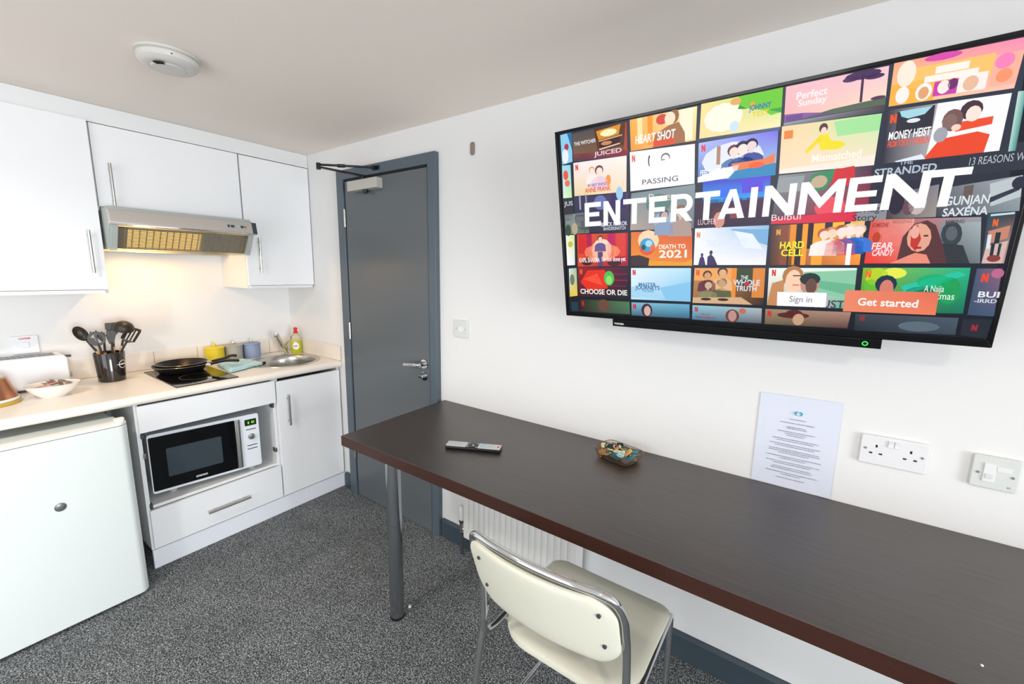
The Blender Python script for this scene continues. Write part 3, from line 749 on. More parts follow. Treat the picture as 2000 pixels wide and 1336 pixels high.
def ladle(b, L_):
    n = 24; R_ = .044
    mtx = Matrix.Translation((.004, .0, L_+.020)) @ Matrix.Rotation(radians(160), 4, 'X')
    rings = []
    for s, dz in ((R_, 0), (R_*.96, -.016), (R_*.8, -.030), (R_*.5, -.040), (0, -.044), ):
        rings.append([b.verts.new(mtx @ Vector((0, 0, dz)))] if s == 0 else [b.verts.new(mtx @ Vector((s*cos(2*pi*k/n), s*sin(2*pi*k/n), dz))) for k in range(n)])
    inner = [[b.verts.new(mtx @ Vector(((s-.003)*cos(2*pi*k/n), (s-.003)*sin(2*pi*k/n), dz))) for k in range(n)] for s, dz in ((R_, 0), (R_*.94, -.015), (R_*.78, -.027), (R_*.45, -.036))]
    seq = inner[::-1]+rings
    for a, c_ in zip(seq, seq[1:]):
        for k in range(n):
            k2 = (k+1) % n
            if len(c_) == 1: b.faces.new((a[k], a[k2], c_[0]))
            else: b.faces.new((a[k], a[k2], c_[k2], c_[k]))
    b.faces.new(seq[0])
utensil('ladle', 'dark deep ladle, its round bowl highest in the pot', F(.0, .020), (.175, -.962, 1.130), ladle)
def slotted(b, L_):
    w_ = .030
    for a, c_ in ((-w_, -.019), (-.012, -.006), (.001, .007), (.014, w_)):
        blade(b, [(a, .012), (c_, .012), (c_*1.1, .072), (a*1.1, .072)], L_, .003, -6)
    blade(b, [(-.006, 0), (.006, 0), (w_, .014), (-w_, .014)], L_, .004)
    q = []
    bm2 = [(-w_*1.1, .070), (w_*1.1, .070), (w_, .080), (-w_, .082)]; blade(b, bm2, L_, .003, -6)
utensil('slotted_turner', 'dark slotted turner leaning out to the right of the pot', F(.004, -.030), (.190, -.960, 1.082), slotted)

# ------------------------------------------------------------------ bowl of sachets, toaster, tin
BC = (.335, -1.262)
t = thing('serving_bowl', 'shallow white serving bowl holding sachets', 'bowl', (BC[0], BC[1], ZT))
part('bowl_shell', lathe(B(), [(0, ZT), (.040, ZT), (.048, ZT+.008), (.070, ZT+.030), (.088, ZT+.058), (.0895, ZT+.060), (.086, ZT+.059), (.066, ZT+.034), (.044, ZT+.014), (0, ZT+.012)], BC, sx=.85, sy=1.02, n=56), 'ceramic', t)
def sachet(x, y, z, ang, tilt, kind, label):
    bm = B(); L2, w_ = .036, .0075; n = 9; g = []
    for i in range(n+1):
        s = i/n; th = .0032*sin(pi*s)**.6+.0004
        g.append([bm.verts.new((-L2+2*L2*s, yy, zz)) for yy, zz in ((-w_, 0), (-w_*.4, th), (w_*.4, th), (w_, 0), (w_*.4, -th), (-w_*.4, -th))])
    for a, b in zip(g, g[1:]):
        for k in range(6): bm.faces.new((a[k], a[(k+1) % 6], b[(k+1) % 6], b[k]))
    bm.faces.new(g[0][::-1]); bm.faces.new(g[-1])
    o = finish('sachet', bm, kind); o.matrix_world = Matrix.Translation((x, y, z)) @ Matrix.Rotation(ang, 4, 'Z') @ Matrix.Rotation(tilt, 4, 'Y')
    props(o, label, 'sachet', 'drink sachets in the white bowl')
for i in range(7):
    sachet(BC[0]+.008*random.uniform(-1, 1)-.012, BC[1]+.018+.0105*(i-3.0), ZT+.057+.003*(i % 3), radians(-20+random.uniform(-18, 18)), radians(-24+random.uniform(-8, 8)), 'sachet', 'brown striped stick sachet leaning in the white serving bowl')
for i in range(3):
    sachet(BC[0]-.004+.01*i, BC[1]-.034+.006*i, ZT+.053+.003*i, radians(30+22*i), radians(-14), 'sachetpink', 'orange-pink sachet at the left of the pile in the white serving bowl')
t = thing('toaster', 'white two-slot toaster against the kitchen wall', 'toaster', (.095, -1.33, ZT))
x0, x1, y0, y1, zt_ = .020, .165, -1.52, -1.178, ZT+.160
bm = prism(B(), rrect(y1-y0, zt_-ZT-.012, [.022, .022, .006, .006], 6, (y0+y1)/2, (zt_+ZT+.012)/2), x0, x1, 'x'); part('shell', bm, 'whiteplastic', t, bevel=.010, seg=3)
part('base', box(B(), x0+.008, x1-.008, y0+.01, y1-.01, ZT, ZT+.012), 'hooddark', t, smooth=False)
for xx in (.066, .118): part('slot', box(B(), xx-.014, xx+.014, y0+.04, y1-.035, zt_-.001, zt_+.0012), 'hooddark', t, smooth=False)
for xx in (.066, .118):
    bm = B()
    for k in range(14):
        yy = y0+.05+k*.0195; box(bm, xx-.013, xx+.013, yy-.001, yy+.001, zt_+.0008, zt_+.0022)
    part('slot_wires', bm, 'steel', t, smooth=False)
part('lever', box(B(), .080, .106, y1, y1+.022, zt_-.022, zt_-.012), 'hooddark', t, bevel=.002, smooth=False)
bm = cyl(B(), (.105, y1-.002, ZT+.050), (.105, y1+.014, ZT+.050), .012); part('dial', bm, 'hoodgrey', t)
KC = (.300, -1.462)
t = thing('copper_canister', 'tapered copper container with a cream and yellow base, cut off by the left edge', 'container', (KC[0], KC[1], ZT))
part('base_band', lathe(B(), [(0, ZT), (.102, ZT), (.106, ZT+.004), (.106, ZT+.014), (.100, ZT+.016), (0, ZT+.016)], KC, n=56), 'brass', t)
part('rim_band', lathe(B(), [(0, ZT+.016), (.103, ZT+.016), (.105, ZT+.020), (.102, ZT+.027), (0, ZT+.027)], KC, n=56), 'ceramic', t)
part('cone', lathe(B(), [(0, ZT+.027), (.100, ZT+.027), (.094, ZT+.045), (.082, ZT+.090), (.076, ZT+.110), (.070, ZT+.114), (0, ZT+.114)], KC, n=56), 'copper', t)
part('lid', lathe(B(), [(0, ZT+.114), (.066, ZT+.114), (.062, ZT+.119), (.012, ZT+.121), (.010, ZT+.130), (0, ZT+.132)], KC, n=40), 'steel', t)
# cooker switch plate above the toaster
t = thing('cooker_switch', 'small white switch plate with red lettering above the toaster', 'switch', (.004, -1.293, 1.06))
part('faceplate', prism(B(), rrect(.088, .088, .004, 3, -1.291, 1.092), .0005, .010, 'x'), 'plate', t, bevel=.002)
bm = B()
bm2 = bm; text_bm(bm, 'COOKER', (.0105, -1.311, 1.1195), (0, 1, 0), (0, 0, 1), .040, .0075, bold=.05); part('lettering', bm, 'redtxt', t, smooth=False)
part('rocker', box(B(), .010, .014, -1.303, -1.279, 1.078, 1.106), 'plate', t, bevel=.002, smooth=False)
for y in (-1.327, -1.255): part('screw', cyl(B(), (.009, y, 1.088), (.0108, y, 1.088), .003, n=12), 'steel', t)

# ------------------------------------------------------------------ door
t = thing('door_1', None, None, (1.12, 0, 0), kind='structure')
DX0, DX1, DZ = .707, 1.536, 2.056
LX0, LX1, LZ = .783, 1.474, 1.990
bm = B(); yf = -.030
prism(bm, [(DX0, 0), (LX0-.010, 0), (LX0-.010, LZ+.012), (LX1+.010, LZ+.012), (LX1+.010, 0), (DX1, 0), (DX1, DZ), (DX0, DZ)], yf, -.0005, 'y')
fr = part('door_frame', bm, 'slate', t, smooth=False, bevel=.002)
bm = B(); box(bm, LX0-.010, LX0-.001, -.020, -.001, 0, LZ+.010); box(bm, LX0-.001, LX1+.009, -.022, -.001, LZ+.002, LZ+.012); part('door_seal', bm, 'seal', fr, smooth=False)
lf = part('door_leaf', box(B(), LX0, LX1+.002, -.024, -.001, .006, LZ), 'slate_leaf', t, smooth=False, bevel=.002)
for z in (1.730, 1.052, .262):
    bm = cyl(B(), (LX0-.004, -.030, z), (LX0-.004, -.030, z+.104), .0065, n=16)
    for k in range(1, 5): cyl(bm, (LX0-.004, -.030, z+k*.0208-.0006), (LX0-.004, -.030, z+k*.0208+.0006), .0069, n=16)
    part('hinge', bm, 'steel', t)
# lever handle
bm = B(); cyl(bm, (1.442, -.024, .984), (1.442, -.034, .984), .026, n=36); cyl(bm, (1.442, -.034, .984), (1.442, -.066, .984), .011, n=20)
h = part('door_handle', bm, 'chrome', t)
part('lever', tube(B(), smoothpath([(1.442, -.060, .984), (1.430, -.068, .983), (1.400, -.069, .981), (1.322, -.067, .972)], 5), .0095, n=16), 'chrome', h)
bm = B(); cyl(bm, (1.440, -.024, .918), (1.440, -.032, .918), .025, n=36); k_ = part('lock', bm, 'chrome', t)
part('thumb_turn', box(cyl(B(), (1.440, -.032, .918), (1.440, -.048, .918), .010, n=20), 1.424, 1.456, -.060, -.048, .912, .924), 'chrome', k_, bevel=.002)
# door closer
bm = B(); box(bm, .868, 1.132, -.066, -.024, 1.921, 1.975)
c_ = part('door_closer', bm, mat('silver_closer_paint', 'c2bfb8', .45, .2, bump=.05), t, bevel=.002, smooth=False)
part('spindle', cyl(cyl(B(), (1.010, -.047, 1.921), (1.010, -.047, 1.905), .017, .013, n=20), (1.010, -.047, 1.905), (1.010, -.047, 1.899), .008, n=16), 'black', c_)
part('spindle_cap', cyl(B(), (.990, -.047, 1.975), (.990, -.047, 2.000), .012, n=20), 'black', c_)
bm = B(); tip = Vector((.955, -.285, 2.006))
def flatbar(bm, a, b, w_=.009, h_=.004):
    a, b = Vector(a), Vector(b); d = (b-a).normalized(); s = d.cross(Vector((0, 0, 1))).normalized()*w_; u = Vector((0, 0, h_))
    vs = [bm.verts.new(p+s*i+u*j) for p in (a, b) for i, j in ((-1, -1), (1, -1), (1, 1), (-1, 1))]
    for f in ((3, 2, 1, 0), (4, 5, 6, 7), (0, 1, 5, 4), (1, 2, 6, 5), (2, 3, 7, 6), (3, 0, 4, 7)): bm.faces.new([vs[i] for i in f])
flatbar(bm, (.990, -.047, 1.997), tip+Vector((0, 0, -.006)), .010, .004)
cyl(bm, tip+Vector((0, 0, -.018)), tip+Vector((0, 0, .014)), .011, n=16)
part('lower_arm', bm, 'black', c_)
bm = B(); tube(bm, [tip+Vector((0, 0, .006)), (1.088, -.045, 2.030)], .0058, n=12)
mid = tip.lerp(Vector((1.088, -.045, 2.030)), .42); cyl(bm, tip.lerp(Vector((1.088, -.045, 2.030)), .33)+Vector((0, 0, .003)), tip.lerp(Vector((1.088, -.045, 2.030)), .47)+Vector((0, 0, .003)), .0088, n=12)
part('upper_arm', bm, 'black', c_)
bm = B(); box(bm, 1.060, 1.118, -.036, -.030, 2.018, 2.042); box(bm, 1.078, 1.100, -.056, -.036, 2.022, 2.038); part('bracket', bm, 'black', c_, bevel=.002)

# ------------------------------------------------------------------ small things on the wall
t = thing('cable_outlet', 'small square white outlet plate beside the grey door', 'outlet plate', (1.687, 0, 1.153))
part('faceplate', prism(B(), rrect(.0865, .0865, .004, 3, 1.687, 1.196), -.010, -.0005, 'y'), 'plateold', t, bevel=.002)
bm = B(); lathe(bm, [(0, .0016), (.012, .0016), (.014, .0022), (.0158, .0012), (.0165, 0)], n=28)
for v_ in bm.verts: v_.co = Vector((1.687+v_.co.x, -.010-v_.co.z, 1.196+v_.co.y))
part('centre_disc', bm, 'plate', t)
for x in (1.657, 1.717): part('screw', cyl(B(), (x, -.009, 1.196), (x, -.0112, 1.196), .0032, n=12), 'steel', t)
bm = prism(B(), rrect(.026, .058, .0125, 6, 1.756, 2.040), -.006, -.0005, 'y')
single('wall_fixing', bm, 'plaster', 'small grey-brown oval fixing high on the wall right of the door', 'wall fixing', bevel=.002)

def screw(t, x, z, y=-.010): part('screw', cyl(B(), (x, y+.001, z), (x, y-.0016, z), .0034, n=14), 'steel', t)
def pinhole(t, x, z, w_, h_): part('pin_hole', box(B(), x-w_/2, x+w_/2, -.0104, -.008, z-h_/2, z+h_/2), 'hole', t, smooth=False)
sx, sz = 3.2697, .9455
t = thing('double_socket', 'white double wall socket with two rocker switches above the desk', 'wall socket', (sx+.073, 0, sz))
part('faceplate', prism(B(), rrect(.146, .086, .004, 3, sx+.073, sz+.043), -.010, -.0005, 'y'), 'plate', t, bevel=.002)
for cx in (sx+.036, sx+.110):
    pinhole(t, cx, sz+.056, .0045, .008); pinhole(t, cx-.011, sz+.034, .0075, .0045); pinhole(t, cx+.011, sz+.034, .0075, .0045)
for x in (sx+.012, sx+.134): screw(t, x, sz+.046)
for x in (sx+.066, sx+.080):
    bm = B(); prism(bm, [(-.0105, sz+.058), (-.0145, sz+.0595), (-.0125, sz+.068), (-.0150, sz+.0765), (-.0105, sz+.078)], x-.0062, x+.0062, 'x'); part('rocker_switch', bm, 'plate', t, bevel=.0006)
sx = 3.4989
t = thing('phone_socket', 'square white telephone socket plate right of the double socket', 'wall socket', (sx+.043, 0, sz))
part('faceplate', prism(B(), rrect(.086, .086, .004, 3, sx+.043, sz+.043), -.011, -.0005, 'y'), 'plateold', t, bevel=.002)
part('outlet_module', box(B(), sx+.021, sx+.043, -.014, -.010, sz+.018, sz+.068), 'plate', t, bevel=.001, smooth=False)
part('shutter', box(B(), sx+.025, sx+.039, -.0155, -.0138, sz+.028, sz+.040), 'plateold', t, bevel=.0008, smooth=False)
part('label_window', box(B(), sx+.045, sx+.071, -.0125, -.010, sz+.050, sz+.062), 'plate', t, bevel=.0008, smooth=False)
for x in (sx+.012, sx+.074): screw(t, x, sz+.040, -.011)
bm = B(); text_bm(bm, 'BT', (sx+.068, -.0116, sz+.009), (1, 0, 0), (0, 0, 1), .007, .005); part('lettering', bm, 'ink', t, smooth=False)

# notice sheet
px0, pz1, pw, phh = 3.003, 1.1080, .2155, .305
t = thing('notice_sheet', 'white A4 notice with a teal logo taped to the wall behind the desk', 'notice', (px0+pw/2, 0, pz1-phh))
bm = B(); nx = 10; ny = 14; g = []
for i in range(nx+1):
    g.append([bm.verts.new((px0+pw*i/nx, -.0022-.0010*sin(3*i/nx+1)*sin(2.2*j/ny)-(.003*max(0, (i/nx-.8))*5*(1-j/ny)), pz1-phh+phh*j/ny+(.0035*i/nx if j == ny else 0))) for j in range(ny+1)])
for i in range(nx):
    for j in range(ny): bm.faces.new((g[i][j], g[i+1][j], g[i+1][j+1], g[i][j+1]))
r_ = bmesh.ops.extrude_face_region(bm, geom=bm.faces[:]); 
for v_ in [e for e in r_['geom'] if isinstance(e, bmesh.types.BMVert)]: v_.co.y += .0004
part('sheet', bm, 'paper', t)
rows = [(.062, .50, .20), (.075, .50, .42), (.088, .50, .23), (.093, .50, .25), (.105, .50, .46), (.111, .50, .27), (.117, .5, .22), (.130, .50, .56), (.136, .50, .46), (.148, .50, .62), (.154, .50, .50), (.166, .50, .62), (.172, .5, .63), (.178, .5, .38), (.190, .50, .68), (.196, .5, .32), (.208, .50, .66), (.214, .5, .46), (.226, .50, .48), (.232, .5, .52), (.244, .50, .64), (.250, .5, .24), (.262, .5, .36)]
bm = B(); rr = random.Random(3)
for dz, cx, wd in rows:
    x = px0+pw*(cx-wd/2); e = px0+pw*(cx+wd/2)
    while x < e:
        L_ = rr.uniform(.003, .010); z = pz1-dz-.012
        h_ = .0017
        q = [(x, z), (min(e, x+L_), z), (min(e, x+L_), z+h_*rr.uniform(.75, 1.1)), (x, z+h_*rr.uniform(.7, 1.1))]
        bm.faces.new([bm.verts.new((a, -.0062, b)) for a, b in q]); x += L_+.0013
part('print', bm, 'ink', t, smooth=False)
bm = B(); cx, cz = px0+pw*.50, pz1-.052
for sg in (-1, 1):
    pts = [(cx+sg*(.002+.009*cos(radians(a))), cz+.007*sin(radians(a))) for a in range(-90, 91, 15)]+[(cx+sg*(.002+.004*cos(radians(a))), cz-.001+.005*sin(radians(a))) for a in range(90, -91, -30)]
    bm.faces.new([bm.verts.new((a, -.0062, b)) for a, b in pts])
part('logo', bm, 'teal', t, smooth=False)

# ------------------------------------------------------------------ smoke alarm
AC = (1.200, -.965)
t = thing('smoke_alarm', 'round off-white smoke alarm on the ceiling', 'smoke alarm', (AC[0], AC[1], RZ-.045))
part('mounting_base', lathe(B(), [(0, RZ-.0005), (.092, RZ-.0005), (.092, RZ-.008), (.086, RZ-.010), (0, RZ-.010)], AC, n=56), 'beige', t)
part('cover', lathe(B(), [(.085, RZ-.010), (.088, RZ-.014), (.086, RZ-.028), (.076, RZ-.038), (.058, RZ-.042), (.050, RZ-.041), (.046, RZ-.045), (.020, RZ-.047), (0, RZ-.047)], AC, n=56), 'beige', t)
for k in range(4):
    a = radians(-30-11*k); c0 = Vector((AC[0]+.040*cos(a)+.012, AC[1]+.040*sin(a)-.010, RZ-.0462))
    d_ = Vector((cos(a), sin(a), 0)); s_ = Vector((-sin(a), cos(a), 0)); bm = B()
    vs = [bm.verts.new(c0+d_*i+s_*j+Vector((0, 0, kz))) for kz in (-.0020, .002) for i, j in ((-.008, -.0022), (.008, -.0022), (.008, .0022), (-.008, .0022))]
    for f in ((0, 1, 2, 3), (7, 6, 5, 4), (0, 4, 5, 1), (1, 5, 6, 2), (2, 6, 7, 3), (3, 7, 4, 0)): bm.faces.new([vs[i] for i in f])
    part('sounder_slot', bm, 'hole', t, smooth=False)
bm = B(); a = radians(20); box(bm, AC[0]+.0775, AC[0]+.0885, AC[1]-.018, AC[1]-.014, RZ-.024, RZ-.021); part('test_slot', bm, 'hooddark', t, smooth=False)

# ------------------------------------------------------------------ radiator
t = thing('radiator', 'white ribbed panel radiator on the wall under the desk', 'radiator', (2.09, 0, .10))
rx0, rx1, rz0, rz1, ry = 1.762, 2.410, .112, .690, -.082
bm = B(); pitch = .0333; n = int((rx1-rx0-.03)/pitch); pts = [(rx0, ry+.012), (rx0+.004, ry+.002), (rx0+.016, ry)]
x = rx0+.018
for k in range(n):
    pts += [(x, ry), (x+pitch*.34, ry), (x+pitch*.44, ry+.011), (x+pitch*.86, ry+.011), (x+pitch*.97, ry)]; x += pitch
pts += [(rx1-.014, ry), (rx1-.004, ry+.002), (rx1, ry+.012)]
ins = [(a, b) for a, b in pts]
lv = [(rz0, .010, 0), (rz0+.010, 0, 0), (rz0+.032, 0, 0), (rz0+.048, 0, 1), (rz1-.048, 0, 1), (rz1-.032, 0, 0), (rz1-.010, 0, 0), (rz1, .010, 0)]
g = []
for z, dy, rib in lv: g.append([bm.verts.new((a, (b if rib else min(b, ry+.012) if (a < rx0+.006 or a > rx1-.006) else ry)+dy, z)) for a, b in pts])
for a, b in zip(g, g[1:]):
    for k in range(len(pts)-1): bm.faces.new((a[k], a[k+1], b[k+1], b[k]))
part('front_panel', bm, 'radiator', t)
bm = box(B(), rx0+.002, rx1-.002, ry+.012, ry+.022, rz0+.004, rz1-.004); part('water_panel', bm, 'radiator', t, bevel=.003)
part('side_cover', box(B(), rx0, rx0+.003, ry+.012, -.022, rz0+.012, rz1-.004), 'radiator', t, smooth=False)
part('side_cover', box(B(), rx1-.003, rx1, ry+.012, -.022, rz0+.012, rz1-.004), 'radiator', t, smooth=False)
part('top_grille', box(B(), rx0, rx1, ry+.006, -.022, rz1-.004, rz1+.002), 'radiator', t, smooth=False)
for x in (rx0+.1, rx1-.1): part('wall_bracket', box(B(), x-.012, x+.012, -.022, -.001, rz0+.06, rz1-.05), 'radiator', t, smooth=False)
v = part('valve', cyl(cyl(B(), (1.738, -.060, .130), (1.738, -.060, .200), .013, n=20), (1.738, -.060, .150), (1.768, -.060, .150), .010, n=16), 'chrome', t)
bm = lathe(B(), [(0, .200), (.015, .200), (.019, .206), (.020, .250), (.017, .268), (.010, .278), (0, .279)], (1.738, -.060), n=28); part('thermostat_head', bm, 'radiator', v)
part('valve_nut', cyl(B(), (1.738, -.060, .185), (1.738, -.060, .203), .017, n=6), 'hooddark', v)
part('pipe', cyl(B(), (1.738, -.060, .001), (1.738, -.060, .132), .0075, n=16), 'hooddark', t)

# ------------------------------------------------------------------ desk
ZD, TD = .8012, .0430
t = thing('desk', 'long dark brown wall desk on brushed chrome legs', 'desk', (2.9, -.31, 0))
bm = prism(B(), [(1.562, -.0015), (1.577, -.6220), (4.05, -.6220), (4.05, -.0015)], ZD-TD, ZD, 'z')
bm.faces.ensure_lookup_table()
dt = part('desktop', bm, 'wood', t, smooth=False, bevel=.0012)
bm = B()
prism(bm, [(1.5768, -.6230), (4.05, -.6230), (4.05, -.6218), (1.5768, -.6218)], ZD-TD+.0008, ZD-.0010, 'z')
part('edge_band', bm, 'woodedge', dt, smooth=False)
def deskleg(x, y):
    l_ = part('leg', lathe(B(), [(0, .008), (.030, .008), (.030, ZD-TD-.006), (0, ZD-TD-.006)], (x, y), n=48), 'leg', t)
    part('foot', lathe(B(), [(0, 0), (.031, 0), (.032, .003), (.031, .009), (0, .009)], (x, y), n=40), 'black', l_)
    part('fixing_plate', lathe(B(), [(0, ZD-TD-.008), (.045, ZD-TD-.008), (.047, ZD-TD-.0005), (0, ZD-TD-.0005)], (x, y), n=40), 'leg', l_)
deskleg(1.786, -.530); deskleg(3.90, -.530)

# remote control
mt = Matrix.Translation((2.098, -.390, ZD)) @ Matrix.Rotation(radians(25.2), 4, 'Z')
t = thing('remote_control', 'slim silver and black television remote control lying on the desk', 'remote control', matrix=mt)
part('body', prism(B(), rrect(.218, .046, .006, 4), .0, .015, 'z'), 'black', t, local=True, bevel=.005, seg=3)
part('top_plate', prism(B(), rrect(.080, .044, .004, 3, -.067, 0), .0145, .0165, 'z'), 'silverkey', t, local=True, bevel=.0006)
part('top_plate', prism(B(), rrect(.088, .044, .004, 3, .063, 0), .0145, .0165, 'z'), 'silverkey', t, local=True, bevel=.0006)
for i in range(7):
    for j in range(3):
        x = -.098+i*.0105; part('button', prism(B(), rrect(.0075, .0095, .002, 2, x, -.0145+.0145*j), .0160, .0176, 'z'), 'silverkey', t, local=True)
bm = B(); lathe(bm, [(.010, .0150), (.011, .0168), (.015, .0168), (.016, .0150)], (-.002, 0), n=32); part('navigation_ring', bm, 'hooddark', t, local=True)
part('button', lathe(B(), [(0, .0168), (.004, .0168), (.0045, .0150)], (-.002, 0), n=20), 'silverkey', t, local=True)
for x, y in ((-.021, .016), (-.021, -.016), (.014, .016), (.014, -.016), (-.023, 0)):
    part('button', lathe(B(), [(0, .0165), (.0024, .0165), (.0028, .0150)], (x, y), n=14), 'silverkey', t, local=True)
for i in range(6):
    for j in range(3):
        x = .029+i*.0105; part('button', prism(B(), rrect(.0075, .0095, .002, 2, x, -.0145+.0145*j), .0160, .0176, 'z'), 'keyblue' if i < 2 else 'silverkey', t, local=True)
part('power_button', lathe(B(), [(0, .0178), (.0042, .0178), (.005, .0160)], (.0975, 0), n=20), 'redtxt', t, local=True)

# potpourri dish
mt = Matrix.Translation((2.580, -.126, ZD)) @ Matrix.Rotation(radians(-14), 4, 'Z')
t = thing('glass_dish', 'square amber glass dish full of potpourri on the desk', 'dish', matrix=mt)
bm = B(); rings = []
for s, z in ((.0, .0), (.70, .0), (.80, .003), (.93, .020), (1.0, .036), (.985, .0375), (.955, .036), (.89, .021), (.76, .006), (.66, .004), (0, .004)):
    o_ = rrect(.165*s, .120*s, .030*s+1e-5, 6)
    rings.append([bm.verts.new((0, 0, z))] if s == 0 else [bm.verts.new((a, b, z)) for a, b in o_])
for a, b in zip(rings, rings[1:]):
    n = max(len(a), len(b))
    for k in range(n):
        k2 = (k+1) % n
        if len(a) == 1: bm.faces.new((a[0], b[k], b[k2]))
        elif len(b) == 1: bm.faces.new((a[k], b[0], a[k2]))
        else: bm.faces.new((a[k], b[k], b[k2], a[k2]))
part('dish_shell', bm, 'amber', t, local=True)
pk = [('teal_petal', '1f8fae'), ('pale_teal_petal', '8fc6cc'), ('dark_petal', '1c2a30'), ('cream_chip', 'e6d6a4'), ('peach_petal', 'd9a07a'), ('yellow_chip', 'd6b45c'), ('slate_petal', '4c5c64')]
pmats = [mat(a, b, .6, var=.3, vscale=120, bump=.3) for a, b in pk]
protos = []
rp = random.Random(11)
for k in range(5):
    bm = B(); n = 14; sx_, sy_ = rp.uniform(.012, .017), rp.uniform(.008, .013); cv = rp.uniform(15, 40); rings = []
    for s in (0, .5, .85, 1):
        rings.append([(0, 0)] if s == 0 else [(sx_*s*cos(2*pi*j/n)*(1+.12*sin(3*j+k)), sy_*s*sin(2*pi*j/n)*(1+.1*cos(2*j+k))) for j in range(n)])
    for off in (0, .0022):
        vr = [[bm.verts.new((x, y, cv*(x*x+y*y*.5)+off*(1 if q < 3 else .4)+.0008*sin(400*x))) for x, y in r] for q, r in enumerate(rings)]
        for a, b in zip(vr, vr[1:]):
            for j in range(n):
                j2 = (j+1) % n
                if len(a) == 1: bm.faces.new((a[0], b[j], b[j2]))
                else: bm.faces.new((a[j], b[j], b[j2], a[j2]))
        if off == 0: base_ = vr[-1]
        else:
            for j in range(n): bm.faces.new((base_[j], vr[-1][j], vr[-1][(j+1) % n], base_[(j+1) % n]))
    bmesh.ops.recalc_face_normals(bm, faces=bm.faces[:])
    me = bpy.data.meshes.new('petal'); bm.to_mesh(me); bm.free()
    for p in me.polygons: p.use_smooth = True
    protos.append(me)
cn = ['teal', 'pale teal', 'dark', 'cream', 'peach', 'yellow', 'slate']
D = Matrix.Translation((2.580, -.126, ZD)) @ Matrix.Rotation(radians(-14), 4, 'Z')
pos = []
for i in range(40):
    for _ in range(60):
        x, y = rp.uniform(-.056, .056), rp.uniform(-.038, .038)
        lvl = 0 if i < 22 else 1
        if all((x-a)**2+(y-b)**2 > .0125**2 or c != lvl for a, b, c in pos): break
    pos.append((x, y, lvl))
    ci = rp.randrange(7) if i > 3 else (0, 4, 1, 3)[i]
    me = protos[i % 5].copy(); me.materials.clear(); me.materials.append(pmats[ci])
    o_ = bpy.data.objects.new('potpourri_petal', me); COL.objects.link(o_)
    z = .014+.0165*lvl+rp.uniform(0, .005)
    o_.matrix_world = D @ Matrix.Translation((x, y, z)) @ Matrix.Rotation(rp.uniform(0, 6.28), 4, 'Z') @ Matrix.Rotation(rp.uniform(-.5, .5), 4, 'X') @ Matrix.Rotation(rp.uniform(-.4, .4), 4, 'Y') @ Matrix.Scale(1.18, 4)
    props(o_, cn[ci]+' dried petal among the potpourri in the amber dish', 'potpourri', 'potpourri petals in the amber dish')

# crumbs
single('bead', ball(B(), (1.795, -.470, .006), .0065), 'white', 'tiny white bead on the carpet beside the chrome desk leg', 'bead')
single('crumb', ball(B(), (3.425, -.550, ZD+.0016), .0022), 'white', 'tiny white speck near the front edge of the desk', 'speck')

# ------------------------------------------------------------------ chair
t = thing('stacking_chair', 'cream vinyl chair with a chrome tube frame drawn up to the desk', 'chair', (2.644, -.530, 0), radians(0))
CW = .210
sb, sf, SZ = -.165, .238, .452
ol = rrect(.424, sf-sb, [.048, .048, .115, .115], 8)
def seatwarp(x, y, z):
    yy = y+(sf+sb)/2
    z2 = z+SZ-.022-.012*(1-(x/.212)**2)*(1-((yy-.03)/.21)**2)
    if yy > .12: z2 -= .9*(yy-.12)**2
    return (x, yy, z2)
part('seat', pad(ol, .044, warp=seatwarp), 'cream', t, local=True)
bl, bt = .610, .816
olb = []
for x, y in rrect(.408, .190, [.058, .058, .050, .050], 9):
    olb.append((x, y+(.016*(1-(x/.204)**2) if y > 0 else -.034*(1-(x/.204)**2))))
def backwarp_off(off):
    def f(x, y, z):
        zz = y+(bl+bt)/2; s = 1-(x/.206)**2
        yb = -.205-.34*(zz-bl)-.036*s + z+off
        return (x, yb, zz)
    return f
bk = part('backrest', pad(olb, .020, warp=backwarp_off(-.014)), 'cream', t, local=True, label='cream rear panel of the backrest')
part('front_pad', pad([(x*.975, y*.965) for x, y in olb], .026, warp=backwarp_off(.016)), 'cream', bk, local=True)
for x, y in ((-.153, .056), (-.151, -.040), (.170, .062), (.174, -.038)):
    c0 = Vector(backwarp_off(-.0255)(x, y, 0)); part('screw', cyl(B(), c0+Vector((0, .002, 0)), c0-Vector((0, .0016, 0)), .0048, n=16), 'hooddark', bk, local=True)
def fr_tube(sx):
    return None
